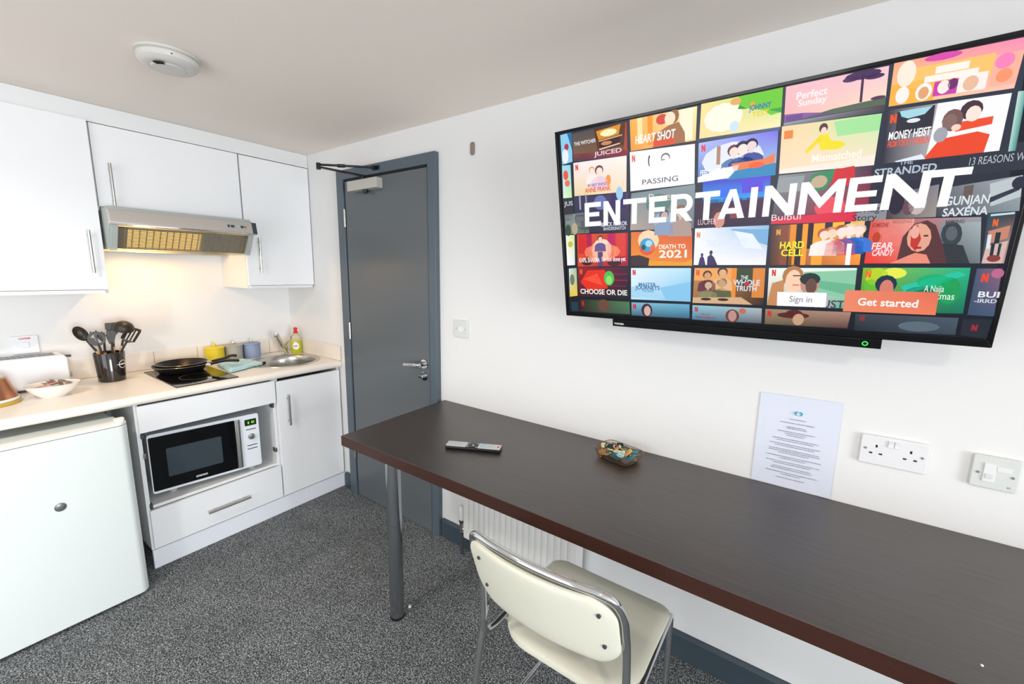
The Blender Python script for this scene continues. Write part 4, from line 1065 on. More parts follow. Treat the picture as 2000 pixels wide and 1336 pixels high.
# one continuous chrome tube: front foot, front leg, seat rail, bend, backrest surround, and back down the other side
def P2(x, y): return backwarp_off(.0)(x, y, 0)
half = [(.206, .222, .012), (.207, .220, .10), (.207, .218, .30), (.206, .218, .402), (.206, .208, .422), (.207, .180, .426), (.209, .05, .430), (.211, -.10, .431), (.212, -.160, .433), (.212, -.196, .448), (.211, -.208, .490), (.210, -.208, .550)]
top = []
for x, y in [(.2085, -.060), (.2095, -.01), (.2085, .046), (.196, .086), (.168, .104), (.115, .1115), (.06, .1155), (0, .117)]: top.append(Vector(P2(x, y)))
R_ = [Vector(p) for p in half]+top
full = R_+[Vector((-p.x, p.y, p.z)) for p in R_[-2::-1]]
part('frame', tube(B(), smoothpath(full, 6), .0098, n=14), 'chrome', t, local=True)
for sx_ in (-1, 1):
    bm = tube(B(), [(sx_*.226, -.178, .515), (sx_*.228, -.198, .40), (sx_*.240, -.262, .012)], .0100, n=16, cap=True)
    l_ = part('leg', bm, 'chrome', t, local=True)
    part('tube_plug', cyl(B(), (sx_*.226, -.1779, .512), (sx_*.226, -.1776, .516), .0080, n=16), 'hooddark', l_, local=True)
    part('rubber_foot', cyl(B(), (sx_*.240, -.262, 0), (sx_*.2395, -.259, .026), .0125, n=18), 'black', l_, local=True)
    part('rubber_foot', cyl(B(), (sx_*.206, .222, 0), (sx_*.207, .224, .026), .0125, n=18), 'black', t, local=True)
part('stretcher', tube(B(), [(-.211, .05, .420), (.211, .05, .420)], .0085, n=14), 'chrome', t, local=True)
part('stretcher', tube(B(), [(-.211, -.10, .420), (.211, -.10, .420)], .0085, n=14), 'chrome', t, local=True)
part('floor_rail', tube(B(), [(-.207, .224, .055), (-.238, -.245, .055)], .0070, n=14), 'chrome', t, local=True)
part('floor_rail', tube(B(), [(.207, .224, .055), (.238, -.245, .055)], .0070, n=14), 'chrome', t, local=True)

# ------------------------------------------------------------------ television
ex = Vector((0.99965007, -0.0255465, 0.00686374)); ez = Vector((-0.01156704, -0.18879911, 0.98194761)); ey = Vector((0.02378946, 0.98168339, 0.18902854))
mt = Matrix((ex, ey, ez)).transposed().to_4x4(); mt.translation = (2.8938997, -.20, 1.6406363)
t = thing('television', 'large wall-mounted flat television showing a streaming menu headed ENTERTAINMENT', 'television', matrix=mt)
TW, TH = 1.1155, .6430
bz, bt_, bb = .0085, .0085, .0175
hw, hh = TW/2, TH/2
bm = B()
prism(bm, [(-hw, -hh), (hw, -hh), (hw, hh), (-hw, hh)], .006, .030, 'y')
part('cabinet', bm, 'tvblack', t, local=True, bevel=.004)
bm = B()
for q in ([(-hw, -hh), (-hw+bz, -hh+bb), (-hw+bz, hh-bt_), (-hw, hh)], [(hw, hh), (hw-bz, hh-bt_), (hw-bz, -hh+bb), (hw, -hh)], [(-hw, hh), (-hw+bz, hh-bt_), (hw-bz, hh-bt_), (hw, hh)], [(hw, -hh), (hw-bz, -hh+bb), (-hw+bz, -hh+bb), (-hw, -hh)]):
    prism(bm, q, -.002, .008, 'y')
part('bezel', bm, 'tvblack', t, local=True, smooth=False, bevel=.0012)
part('rear_housing', box(B(), -.36, .36, .030, .060, -.24, .16), 'black', t, local=True, bevel=.012)
s_ = part('lower_strip', prism(B(), [(-.004, -.347), (-.004, -.322), (.026, -.318), (.026, -.343)], -.3675, .3670, 'x'), 'tvblack', t, local=True, bevel=.001)
bm = B(); text_bm(bm, 'TOSHIBA', (-.361, -.0052, -.3395), (1, 0, 0), (0, 0, 1), .037, .0060, bold=.03); part('lettering', bm, 'white', s_, local=True, smooth=False)
bm = B(); n = 24
for k in range(n):
    a0, a1 = 2*pi*k/n, 2*pi*(k+1)/n
    bm.faces.new([bm.verts.new((.334+r*cos(a)*1.0, -.0048, -.3345+r*.95*sin(a))) for r, a in ((.0045, a0), (.0062, a0), (.0062, a1), (.0045, a1))])
part('power_light', bm, 'led', s_, local=True, smooth=False)
SCREEN = """
P|0|-539.6,313,502.1,310,548.4,-303.1,-551.3,-305.3|2c3244,343a4c,121724,10141f
P|1|-539.9,309.9,-496.6,311.9,-498.8,220.7,-539,216.4|8fd0f0,8fd0f0,8fd0f0,8fd0f0
P|2|-512.6,242.2,-514.3,230.6,-518.9,221.7,-524.9,217.9,-531,220.4,-535.4,228.5,-537.2,240,-535.6,251.8,-531.1,260.7,-524.8,264.2,-518.6,261.6,-514.1,253.6|eef4fa
P|2|-513.9,311.1,-496.6,311.9,-497.9,257.2|2c6ea8
P|2|-510.2,269.9,-511.3,264.3,-514.4,260.1,-518.6,258.3,-522.8,259.4,-525.8,263.2,-526.9,268.7,-525.8,274.4,-522.7,278.6,-518.5,280.4,-514.2,279.2,-511.2,275.4|b5384a
P|1|-495,307,-305.7,307.5,-305.7,219.5,-494.6,225|4f5258,5b4630,7a4a2a,8a6044
P|3|-415.5,307.2,-309.4,307.5,-315.2,244.3,-404,239.3|5a2c16
P|3|-407.9,298.7,-324.6,305.7,-332.2,276.9,-400.3,271.5|ffb03a
P|3.4|-337.8,288.2,-341.7,283.1,-352,279.3,-366.2,278,-380.4,279.5,-390.8,283.4,-394.6,288.5,-390.8,293.6,-380.4,297.3,-366.2,298.7,-352,297.3,-341.7,293.5|fff3c0
P|3.4|-400.3,269.8,-324.6,274.2,-332.2,248.1,-394.5,244.2|3a140c
P|3.6|-400.2,246,-328.4,253.3,-328.4,249.8,-398.3,241.7|e8c8b0
P|3.6|-400.3,269.8,-320.8,275.9,-320.8,272.4,-400.3,266.4|e0b090
P|3.6|-354.9,258.9,-357.4,256,-364.3,253.9,-373.8,253.2,-383.2,254.2,-390.1,256.5,-392.7,259.5,-390.1,262.5,-383.2,264.6,-373.8,265.2,-364.3,264.3,-357.4,262|d08a58
P|3|-315.1,307.4,-305.7,307.5,-305.7,228.3,-315.2,228.5|b0462e
T|4|THE WITCHER|-489.1,268.4,79.4,10.7,1,0|e8e8e6
P|1|-295.9,311.3,-102.1,309.7,-103.5,223.1,-294.1,222.9|ffb347,fff0b0,ffd98a,f39a2c
P|2|-272.6,311.1,-257.1,311,-256.2,240.6,-271.5,240.6|ffe9a8
P|2|-241.6,310.8,-226.1,310.7,-225.6,231.8,-240.8,231.8|ff9a1e
P|2|-148.6,310.1,-111.8,309.8,-113,227.5,-149.2,227.4|fff6d8
P|3|-225.5,223,-218.1,258.1,-179.7,275.4,-150.7,279.6,-133.7,249.2,-132.1,223.1|a8704a
P|3|-181.5,294.6,-183.9,287.7,-190.2,282.6,-198.9,280.8,-207.6,282.7,-214,287.8,-216.3,294.9,-214,301.9,-207.7,306.9,-199,308.8,-190.2,306.8,-183.9,301.6|d8453a
P|3.5|-160.3,292.8,-162.4,284.1,-168.1,277.7,-175.8,275.4,-183.5,277.8,-189.1,284.2,-191.2,293,-189.1,301.7,-183.5,308,-175.7,310.3,-168,307.9,-162.3,301.5|ffe6c8
P|3|-150.6,297.1,-152.5,287.5,-157.5,280.5,-164.2,278,-171,280.6,-175.9,287.6,-177.7,297.2,-175.8,306.8,-170.9,313.8,-164.1,316.3,-157.3,313.7,-152.4,306.6|9a6848
P|3.4|-225.6,244.9,-160.6,242.2,-160.7,223.1,-221.7,223|e05028
T|4|HEART SHOT|-279.2,240.6,118.6,22.9,1,0.25|ffffff
P|1|-91.5,312.6,99.5,311.1,101.2,222.1,-94,225.6|ffe9a0,9be36a,fff0b8,ffe0a0
P|2|0.2,311.9,99.5,311.1,100.6,255.9,77.4,252.7,61.7,267.1,27,278.1,3.9,285.4|6fce2a
P|3|3.9,290.7,23.1,278.2,0,282|1f9a30
P|3|69.5,267,100.4,266.6,100.6,254.1|2fa838
P|2|13.4,267.7,6.9,250.2,-11,237.6,-35.3,233.3,-59.6,238.4,-77.1,251.4,-83.1,269,-76.2,286.3,-58.4,298.9,-34.3,303.4,-10.4,298.5,7.1,285.4|fffbe6
P|3|7.8,301.3,6,296.9,1,293.7,-5.7,292.6,-12.4,293.8,-17.3,297.1,-19,301.5,-17.2,305.9,-12.3,309.1,-5.6,310.2,1.1,308.9,6,305.7|e8b060
P|3|5.6,241.4,4,234.4,-0.3,229.3,-6.2,227.5,-12,229.5,-16.2,234.7,-17.7,241.8,-16.1,248.8,-11.8,253.8,-6,255.7,-0.2,253.7,4.1,248.5|cfe8f4
T|4|JOHNNY|27,272,50.2,13.2,1,0|2b6fb0
T|4|TEST|34.7,256.8,38.7,11.5,1,0|f0d020
P|3|40.4,285,39.7,281.5,37.6,279,34.7,278,31.8,279,29.7,281.6,28.9,285.2,29.6,288.7,31.7,291.3,34.6,292.2,37.5,291.2,39.6,288.6|f0a830
P|1|106,310.8,298.8,309.1,301.9,231.3,108.2,230.2|ffc0c8,ffc8d8,ffe6c8,f7b8b4
P|2|107.8,247.9,146.5,244.8,204.9,234.7,205.1,230.7,108.2,230.2|8a5aa0
P|2|146.9,232,204.7,241.8,301.3,246.8,301.9,231.3,147,230.4|5a6a58
P|3|252.8,301.7,257.6,301.6,259.7,245.2,254.9,245.2|4a3050
P|3|287.5,301.4,283.3,296.8,271.4,293.4,255.1,292.2,238.6,293.6,226.5,297.1,221.9,301.9,226.2,306.6,238,309.9,254.4,311.1,270.8,309.7,282.9,306.1|4a2f5a
P|3|249.1,297,247.2,294.2,241.6,292.3,233.9,291.6,226.1,292.3,220.4,294.4,218.3,297.2,220.2,299.9,225.8,301.9,233.5,302.6,241.2,301.8,247,299.7|55386a
P|3|293.6,293.6,291.4,290.9,285.1,288.9,276.5,288.2,267.8,289,261.3,291,258.9,293.8,261.1,296.5,267.4,298.5,276,299.1,284.7,298.4,291.2,296.3|4a2f5a
P|3|301.2,248.4,299.5,246.5,294.6,245,287.8,244.5,281,245,276,246.4,274.1,248.3,275.9,250.3,280.8,251.7,287.5,252.3,294.3,251.8,299.3,250.3|5a3a58
T|4|Perfect|130.1,276.9,61.8,16,1,0|fff4f6
T|4|Sunday|134.5,260.8,58,14.4,1,0|fff4f6
P|3|111.8,243.1,146.6,243.2,147,231.2,112.1,231|6c4a90
P|1|306.9,311.5,501,308.6,498.1,220.9,308.3,225.9|ffb08a,ff8fb8,ffc8b8,ffd08a
P|2|338.1,293.8,461.8,291.7,460.8,251.5,338.4,254.3|ffca70
P|2|307.6,268.7,380.5,267.2,380.4,224,308.3,225.9|ffb84a
P|3|345.9,285.1,343.9,272.2,338.4,262.9,330.7,259.6,323,263.2,317.3,272.8,315,285.7,316.9,298.5,322.5,307.8,330.2,311.2,338,307.6,343.7,298|fff0e0
P|3.2|340.4,243.9,338.9,235.4,334.8,229.2,329.1,227,323.4,229.5,319.2,235.9,317.5,244.5,318.9,253,323.1,259.2,328.8,261.4,334.6,259,338.8,252.6|fff6f0
P|3.2|376.7,243.1,374.9,234.5,370,228.3,363.3,226.1,356.7,228.6,351.8,235.1,349.9,243.7,351.7,252.3,356.6,258.5,363.3,260.6,370,258.2,374.9,251.8|fffaf4
P|3.4|371.9,241.5,370.7,235.4,367.6,231.1,363.3,229.6,359,231.3,355.9,235.8,354.7,241.9,355.9,247.9,359,252.2,363.3,253.7,367.6,252,370.7,247.5|e8a878
P|3|378.6,258.6,415,257.8,414.7,230,378.5,230.9|d040b0
P|3.4|403.4,245.9,402.1,239.4,398.5,234.8,393.8,233.1,389,235,385.6,239.8,384.3,246.3,385.6,252.8,389.1,257.5,393.9,259.1,398.7,257.3,402.2,252.4|fff0e8
P|3.4|414.9,249.1,413.8,243.9,411,240.2,407.1,238.9,403.3,240.4,400.6,244.2,399.6,249.5,400.7,254.6,403.5,258.4,407.4,259.7,411.2,258.2,413.9,254.3|703070
P|3|415.1,262.1,457.2,261.2,456.5,228.9,414.7,230|fff4ee
P|3.4|445.4,244,443.7,237.1,439.4,232.1,433.7,230.4,428,232.4,423.9,237.6,422.5,244.6,424.1,251.5,428.4,256.5,434.2,258.2,439.9,256.2,444,251.1|f0c0a0
P|3|461.7,287.3,500.3,286.7,498.4,229.6,460.3,230.6|ffb8a0
P|3.4|490.2,273.7,488.2,266.7,483.2,261.7,476.4,260,469.7,262,464.9,267.2,463.3,274.2,465.3,281.2,470.4,286.2,477.2,288,483.9,286,488.7,280.7|ff88c0
P|3.4|491.3,247.4,489.6,241.3,485.3,236.9,479.5,235.4,473.9,237.1,469.8,241.7,468.4,247.9,470.1,254,474.4,258.4,480.2,259.9,485.9,258.1,490,253.5|ff9a70
P|3.6|376.8,288,426.9,287.1,426.7,273.2,376.7,274.2|fff7f0
P|3.6|361.3,272.8,442.1,271.1,441.8,258.9,361.4,260.7|fff7f0
P|3|413.6,304.7,409.7,301.3,399,298.9,384.5,298.2,370,299.4,359.4,302.1,355.5,305.6,359.4,309,370,311.4,384.6,312.1,399.1,310.9,409.8,308.2|e050b0
P|1|-540.2,214.1,-507.2,212.2,-508.4,106.2,-543.1,106.6|9fe0f0,8fd8ee,c8f09a,e8f8e0
P|2|-517.6,180.8,-519.1,172.9,-522.9,167.2,-528,165.2,-533,167.6,-536.6,173.6,-537.7,181.7,-536.2,189.7,-532.4,195.4,-527.3,197.3,-522.4,194.9,-518.8,188.9|f05a48
P|2|-512.9,154,-514.4,148.8,-518.2,145,-523.3,143.7,-528.4,145.3,-532.1,149.3,-533.3,154.7,-531.8,160,-528,163.8,-522.9,165,-517.9,163.4,-514.2,159.4|f07060
P|1|-495.7,216.3,-307.5,212.8,-310.6,105.8,-498.1,109.4|ffeef2,fff6ee,ffe0c0,eed8a8
P|4|-488.4,209.7,-484.9,209.7,-485.3,191.5,-488.8,191.6|e5383b
P|4|-481.4,209.6,-478,209.6,-478.4,191.4,-481.8,191.4|e5383b
P|4|-488.4,209.7,-484.6,209.7,-478.4,191.4,-482.1,191.5|e5383b
P|3|-434.5,122.5,-431.3,151.7,-421.4,159.1,-409.1,163.1,-396.8,162.9,-384.7,158.5,-375.2,150.6,-373.5,121.4|f0d0e0
P|3|-406.6,172.1,-398.8,171.9,-399.1,160.8,-406.9,161|ffe8dc
P|3|-387.3,182.1,-389.5,174.7,-395.2,169.3,-402.8,167.4,-410.4,169.6,-415.8,175.2,-417.6,182.7,-415.4,190.2,-409.7,195.6,-402.1,197.4,-394.5,195.3,-389.1,189.7|6a4a48
P|3.5|-390.3,178.4,-392,172.6,-396.2,168.3,-401.9,166.8,-407.5,168.5,-411.5,172.9,-412.8,178.9,-411.2,184.7,-406.9,189,-401.3,190.5,-395.7,188.8,-391.7,184.4|ffe8dc
P|3|-450.8,145.1,-448.7,165.3,-441.8,170.4,-433.2,173.2,-424.8,173,-416.4,170,-409.8,164.5,-408.6,144.3|fff0ea
P|3|-431.6,179.4,-426.2,179.3,-426.3,171.6,-431.8,171.7|ffe8dc
P|3|-418.2,186.4,-419.7,181.2,-423.7,177.5,-428.9,176.2,-434.1,177.7,-437.9,181.5,-439.2,186.7,-437.6,191.9,-433.7,195.6,-428.4,196.9,-423.2,195.5,-419.5,191.6|e0a878
P|3.5|-420.3,183.8,-421.4,179.7,-424.4,176.8,-428.3,175.8,-432.1,176.9,-434.9,180,-435.9,184.1,-434.7,188.2,-431.8,191.1,-427.9,192.1,-424,191,-421.2,187.9|ffe8dc
P|3|-362,147.5,-363.5,139,-367.1,132.8,-371.9,130.6,-376.5,132.9,-379.8,139.3,-380.8,147.8,-379.3,156.4,-375.7,162.6,-371,164.8,-366.3,162.4,-363.1,156.1|f59a4a
T|4|ANNE FRANK|-456.7,116.1,93.8,15,1,0|e8601e
T|4|MY BEST FRIEND|-445,134.1,67.5,8.6,1,0|8a70b0
P|1|-297.4,221.2,-105.3,214.5,-103.3,107.3,-296.7,105.7|fdfcff,fbfbff,f4f4fa,fafaff
P|4|-290.6,210.6,-287.1,210.5,-287,190.9,-290.5,191|ef6a5a
P|4|-283.5,210.4,-280.1,210.3,-279.9,190.8,-283.4,190.8|ef6a5a
P|4|-290.6,210.6,-286.8,210.5,-279.9,190.8,-283.7,190.8|ef6a5a
T|4|PASSING|-258.2,120.8,108.2,14.8,0,0|4a4450
P|3|-231.4,187.4,-231.9,179.5,-233.4,173.7,-235.5,171.7,-237.6,173.8,-239.2,179.6,-239.9,187.6,-239.4,195.5,-237.9,201.2,-235.8,203.3,-233.7,201.1,-232,195.3|4a4450
P|3.5|-229.3,185.1,-229.7,178.3,-230.9,173.4,-232.6,171.6,-234.3,173.5,-235.7,178.4,-236.2,185.2,-235.8,192,-234.6,196.9,-232.9,198.7,-231.1,196.8,-229.8,191.8|fbfbff
P|3|-174.1,189.4,-175.8,182.8,-180.7,178.1,-187.4,176.4,-194.1,178.3,-199.1,183.3,-201,190,-199.3,196.7,-194.4,201.4,-187.7,203,-181,201,-176,196|6a6470
P|3.5|-176,185,-177.4,178.4,-181.6,173.7,-187.3,172,-193.1,173.9,-197.4,178.8,-199.1,185.5,-197.6,192.2,-193.4,196.9,-187.7,198.6,-181.9,196.6,-177.6,191.7|fbfbff
P|4|-201,186.7,-189.4,186.4,-189.4,183.1,-200.9,183.3|8a8490
P|1|-95,214.6,97.2,215.7,98.9,106.4,-94.5,108.9|b8c4ff,7a68e8,a8d8f0,2a6fc0
P|2|69.1,161.1,59.1,139.5,31,123.9,-7.6,118.5,-46.3,124.6,-74.7,140.4,-85.1,161.7,-74.9,182.9,-46.8,198.5,-8.4,204.4,30.1,198.7,58.5,182.9|e8ecff
P|4|-87.3,208.3,-83.8,208.3,-83.7,190.3,-87.2,190.3|f0495a
P|4|-80.2,208.3,-76.7,208.3,-76.6,190.3,-80.1,190.3|f0495a
P|4|-87.3,208.3,-83.5,208.3,-76.6,190.3,-80.4,190.3|f0495a
P|3|-46.8,198.9,-37.2,198.9,-36.8,150.8,-46.5,150.9|b08a70
P|3|-35.1,121.4,-32.9,150.5,-22.9,158.1,-10.4,162.2,2.1,162.2,14.7,157.9,24.8,150.2,27.7,120.7|5a80b0
P|3|-8.2,171.3,-0.2,171.3,-0.1,160.1,-8.1,160.1|ffe2d8
P|3|11.2,181.8,9.2,174.2,3.6,168.7,-4.2,166.7,-12,168.7,-17.7,174.2,-19.9,181.8,-17.9,189.3,-12.2,194.8,-4.5,196.8,3.3,194.8,9,189.3|6a3a48
P|3.5|8.2,178,6.7,172,2.6,167.7,-3.2,166.1,-9,167.7,-13.2,172.1,-14.8,178,-13.3,183.9,-9.2,188.3,-3.4,189.9,2.4,188.3,6.6,183.9|ffe2d8
P|3|-18.7,115.4,-16.1,149.1,-4.6,157.9,9.8,162.7,24.3,162.6,38.8,157.7,50.5,148.7,53.8,114.6|283c8a
P|3|12.3,173.2,21.6,173.2,21.7,160.2,12.5,160.3|ffe8e0
P|3|34.7,185.3,32.4,176.6,25.9,170.2,17,167.8,8,170.2,1.4,176.6,-1.1,185.3,1.2,194,7.7,200.4,16.6,202.8,25.6,200.5,32.2,194.1|2a2048
P|3.5|31.3,180.9,29.6,174.1,24.8,169,18.2,167.2,11.5,169.1,6.6,174.1,4.7,180.9,6.4,187.8,11.2,192.8,17.9,194.7,24.5,192.9,29.4,187.8|ffe8e0
P|3|7.3,129.5,9.5,158.9,19.4,166.5,31.9,170.7,44.4,170.7,57,166.4,67.1,158.6,70.1,128.9|38509a
P|3|34.1,179.9,42.1,179.9,42.2,168.6,34.2,168.6|f0d8d8
P|3|53.5,190.4,51.5,182.8,45.9,177.2,38.1,175.2,30.3,177.3,24.6,182.8,22.4,190.4,24.4,198,30,203.5,37.8,205.6,45.5,203.6,51.3,198|1a1838
P|3.5|50.5,186.6,49,180.6,44.9,176.2,39.1,174.7,33.3,176.3,29.1,180.6,27.5,186.6,28.9,192.6,33.1,196.9,38.8,198.6,44.6,197,48.9,192.6|f0d8d8
P|3.6|-7.9,148.5,69.3,150.3,94.2,161,94.7,128.3,2.1,118.4|f08048
P|3.8|71.4,137.2,68.9,133.4,61.8,130.7,52.2,129.8,42.5,130.9,35.4,133.7,32.8,137.5,35.3,141.3,42.4,144,52,144.9,61.7,143.9,68.8,141|ff6030
P|3.6|-94.6,123.7,-36.7,138,11.5,144.1,2.1,113,-94.5,108.9|f6faff
P|3.7|2,129.1,98.4,137,98.9,106.4,-17.1,107.9|2a8ac0
T|4|FEELS LIKE ISHQ|-88.8,127.8,81.1,13.8,1,0.3|ffffff
P|4|-87.3,208.3,-83.8,208.3,-83.7,190.3,-87.2,190.3|f0495a
P|4|-80.2,208.3,-76.7,208.3,-76.6,190.3,-80.1,190.3|f0495a
P|4|-87.3,208.3,-83.5,208.3,-76.6,190.3,-80.4,190.3|f0495a
P|1|104.5,221.5,298.8,214.2,298.1,104.4,106.8,108|ffd8a8,c8f0b0,ffe6cc,ffe0c0
P|2|211.4,213,298.8,214.2,298.6,179.1,221.3,179.3|a8e8a0
P|3|110.6,209.9,130,209.2,130.3,190,111,190.6|f08838
P|3.2|200.8,202.2,199.7,196.7,196.5,192.7,192.2,191.4,187.8,193,184.6,197.2,183.4,202.9,184.5,208.4,187.7,212.4,192,213.7,196.4,212.1,199.6,207.9|5a3038
P|3.5|198.9,195.6,198.2,191.2,196.1,188,193.2,186.9,190.3,188.2,188.1,191.5,187.3,196,188.1,200.5,190.2,203.7,193.1,204.8,196,203.5,198.1,200.1|ffdcc8
P|3.2|186.4,189.3,201.9,188.8,209.7,172.9,232.9,165.6,240.6,158.7,225.3,150.2,190.6,153.4,184.6,173.7|f6e414
P|3.2|186.4,187.1,190.4,175.8,163.7,149.6,157.8,154.3|f8dc20
T|4|Mismatched|175.5,126.9,95.9,18,1,0|fff8f0
P|2|106.6,119.3,221.5,121.4,298.3,128.5,298.1,104.4,106.8,108|fff0e2
P|1|306.2,218.4,496.5,212.7,497.4,106.1,311.7,105.4|2a2a40,fbf8ff,fffafa,23253a
P|2|389.9,215.9,496.5,212.7,497.4,106.1,386,105.6,388.3,149.8|fdfbff
P|2|325.5,211.1,386.2,213.8,387.7,166.4,327.8,161.6|30303e
P|3|329.3,212.1,382.4,212.8,371.5,198.7,345.2,194.9,333.6,200.8|a8dce8
P|3|366.2,188.9,364.8,186.7,360.7,185.1,355,184.7,349.4,185.4,345.1,187.1,343.5,189.4,344.9,191.6,349,193.1,354.7,193.6,360.4,192.9,364.6,191.1|e8ecf4
P|3|382.3,105.6,403.5,143.1,459.5,149.1,478.4,140.3,475.1,106|f04a28
P|3|412.1,171.5,478,174.7,478.2,159.6,425.7,153.8|f2502c
P|3.3|433.6,177.6,431.7,166.8,426,158.9,418.1,156.1,410.1,159.1,404,167.2,401.5,178.2,403.3,189.2,409,197.1,417,199.8,425.1,196.7,431.2,188.6|7a5a58
P|3.5|425.2,175.6,423.8,168,419.8,162.5,414.2,160.5,408.5,162.6,404.3,168.3,402.5,176,403.8,183.7,407.8,189.2,413.4,191.1,419.2,189,423.5,183.3|8a6c68
P|3.2|460.7,192.2,458.6,183.1,452.5,176.5,444,174.2,435.5,176.8,429.1,183.7,426.6,193,428.7,202.2,434.8,208.8,443.3,211,451.9,208.3,458.3,201.4|4a3040
P|3.5|459,184.7,457.6,177.2,453.5,171.7,447.9,169.8,442.2,171.9,437.9,177.5,436.3,185.2,437.6,192.8,441.7,198.2,447.3,200.1,453,197.9,457.3,192.3|ffe8dc
P|3.5|414.5,151.7,413.2,144.1,409.2,138.5,403.7,136.5,398,138.6,393.7,144.2,392,152,393.2,159.7,397.2,165.2,402.8,167.2,408.5,165.1,412.8,159.4|a8a8b4
P|3.6|433,162.4,432.1,159.2,429.4,156.8,425.6,156,421.9,156.9,419,159.3,417.9,162.6,418.9,165.9,421.6,168.2,425.3,169.1,429.1,168.1,431.9,165.7|ffd8c8
P|3.5|386,105.6,378.2,116.7,333.9,107.7,337.7,105.5|e8f0ff
P|4|314.3,208,318,207.9,318.9,189.9,315.1,190|f0582c
P|4|321.9,207.8,325.7,207.7,326.5,189.7,322.7,189.8|f0582c
P|4|314.3,208,318.4,207.9,326.5,189.7,322.4,189.8|f0582c
T|4|MONEY HEIST|316.8,155,69.5,16.9,1,0|ffffff
T|4|FROM TOKYO TO BERLIN|317.5,139.2,69.2,13.5,1,0|ff5a3a
P|1|504.8,213.6,515.6,213,520.9,102.5,510.5,102.2|c8e8e0,5aa8a0,3a8080,a8d8d0
P|1|-543.4,102.5,-508.6,102.8,-505.2,30.2,-542.6,29|34363e,34363e,34363e,34363e
T|4|JUS|-541.4,80.5,35.6,14.7,1,0|c0c4d0
P|1|-500.4,105.4,-304.6,102.9,-303.2,-15.2,-499.8,-14.2|3c3a5a,4a3a66,2c2a4a,30343e
P|3|-480.8,111.2,-474.9,111.1,-474.7,63.3,-480.6,63.4|a8a8c0
P|3|-457.3,110.8,-451.4,110.8,-451.2,69,-457.1,69.1|9090b0
P|3|-378.8,80.1,-381.8,68.3,-390.3,59.7,-402.1,56.6,-413.9,59.9,-422.6,68.7,-425.8,80.7,-422.7,92.5,-414.2,101.1,-402.5,104.2,-390.7,100.8,-382,92|6a78b8
P|3|-363.3,103.7,-314.3,103,-313.8,55.8,-362.9,56.2|3a2868
P|3.4|-322.2,103.1,-323.6,92.5,-327.9,84.8,-333.7,82,-339.6,84.9,-344,92.8,-345.7,103.4,-344.2,114.1,-340,121.8,-334.1,124.6,-328.2,121.6,-323.9,113.8|9ad0f0
T|4|BLACK MIRROR|-401.7,2,92.4,13.1,1,0|d8dce8
T|4|BANDERSNATCH|-393.7,-11.2,78.6,10.7,1,0|c8ccd8
P|1|-541,50.1,-448.1,53.7,-447.8,-16.6,-541.8,-17.7|8a9498,909898,7a8878,788478
P|3|-491.9,0.2,-493.6,-10.2,-498.1,-17.9,-504.2,-20.7,-510.3,-18,-514.7,-10.5,-516.3,-0.3,-514.6,10,-510.1,17.7,-504,20.6,-497.9,18,-493.5,10.5|b8a890
P|3|-519.1,-3.7,-520.7,-14,-524.9,-21.6,-530.5,-24.4,-536.2,-21.7,-540.2,-14.3,-541.6,-4.1,-540,6.1,-535.8,13.6,-530.2,16.5,-524.6,13.9,-520.5,6.5|3a5040
P|1|-294.5,98.8,-101.4,105.4,-102.1,-19.2,-299.8,-15.3|7a8e94,8a9aa0,6a7480,b8a8a0
P|2|-169.8,60.8,-175.3,45.6,-189.9,34.5,-209.5,30.5,-229,34.4,-242.9,45,-247.7,59.6,-241.9,74.3,-227.4,85.4,-207.9,89.9,-188.7,86.4,-174.7,75.8|5a8078
T|4|Derren|-237.6,67.9,77.7,23.5,0,0|e8e0c8
P|4|-292.9,47.5,-289.4,47.5,-290.3,28,-293.8,28|d04a50
P|4|-285.7,47.5,-282.2,47.6,-283.1,28,-286.6,28|d04a50
P|4|-292.9,47.5,-289.1,47.5,-283.1,28,-286.9,28|d04a50
P|3|-159,6.2,-163.5,-8.9,-175.3,-19.8,-191.2,-23.5,-206.9,-19.1,-218.2,-8.1,-222,6.8,-217.3,21.6,-205.6,32.4,-189.8,36.5,-174.3,32.5,-163,21.4|9ab0d0
P|3|-176.7,-40.5,-173.2,-5,-162,4.2,-148.2,9.2,-134.4,9.1,-120.7,3.8,-109.7,-5.9,-107.2,-42.5|b09890
P|3|-145.5,20.3,-136.7,20.3,-136.9,6.5,-145.7,6.6|d8b8a8
P|3|-124,33.2,-126.4,23.9,-132.7,17.1,-141.2,14.6,-149.7,17.1,-155.8,23.9,-158,33.1,-155.5,42.3,-149.2,49.1,-140.7,51.7,-132.3,49.3,-126.2,42.5|8a6a50
P|3.5|-127.3,28.5,-129.1,21.2,-133.8,15.8,-140.1,13.9,-146.4,15.9,-151,21.2,-152.6,28.5,-150.8,35.8,-146.1,41.1,-139.7,43.1,-133.5,41.2,-128.9,35.8|d8b8a8
P|3|-221.2,-35.1,-218,-5.3,-208.3,2.4,-196.4,6.6,-184.6,6.5,-172.9,2,-163.6,-6.1,-161.7,-36.8|8aa0c0
P|3|-194.1,15.9,-186.5,15.8,-186.8,4.3,-194.3,4.4|c8b0a0
P|3|-175.5,26.7,-177.6,18.8,-183,13.1,-190.4,11.1,-197.7,13.2,-202.9,18.9,-204.6,26.7,-202.5,34.4,-197,40.1,-189.7,42.2,-182.5,40.2,-177.3,34.5|50404a
P|3.5|-178.4,22.7,-179.9,16.6,-184,12.1,-189.5,10.5,-194.9,12.2,-198.7,16.7,-200,22.8,-198.4,28.9,-194.3,33.3,-188.9,35,-183.5,33.4,-179.7,28.9|c8b0a0
P|1|-80.7,112.9,88.4,107.7,90.2,50.8,-78.5,49.3|3a40c8,5538d0,2f9cf0,28a8f8
P|2|20.8,106.8,71.5,105.3,72.8,67.9,22.1,68.1|5a48e0
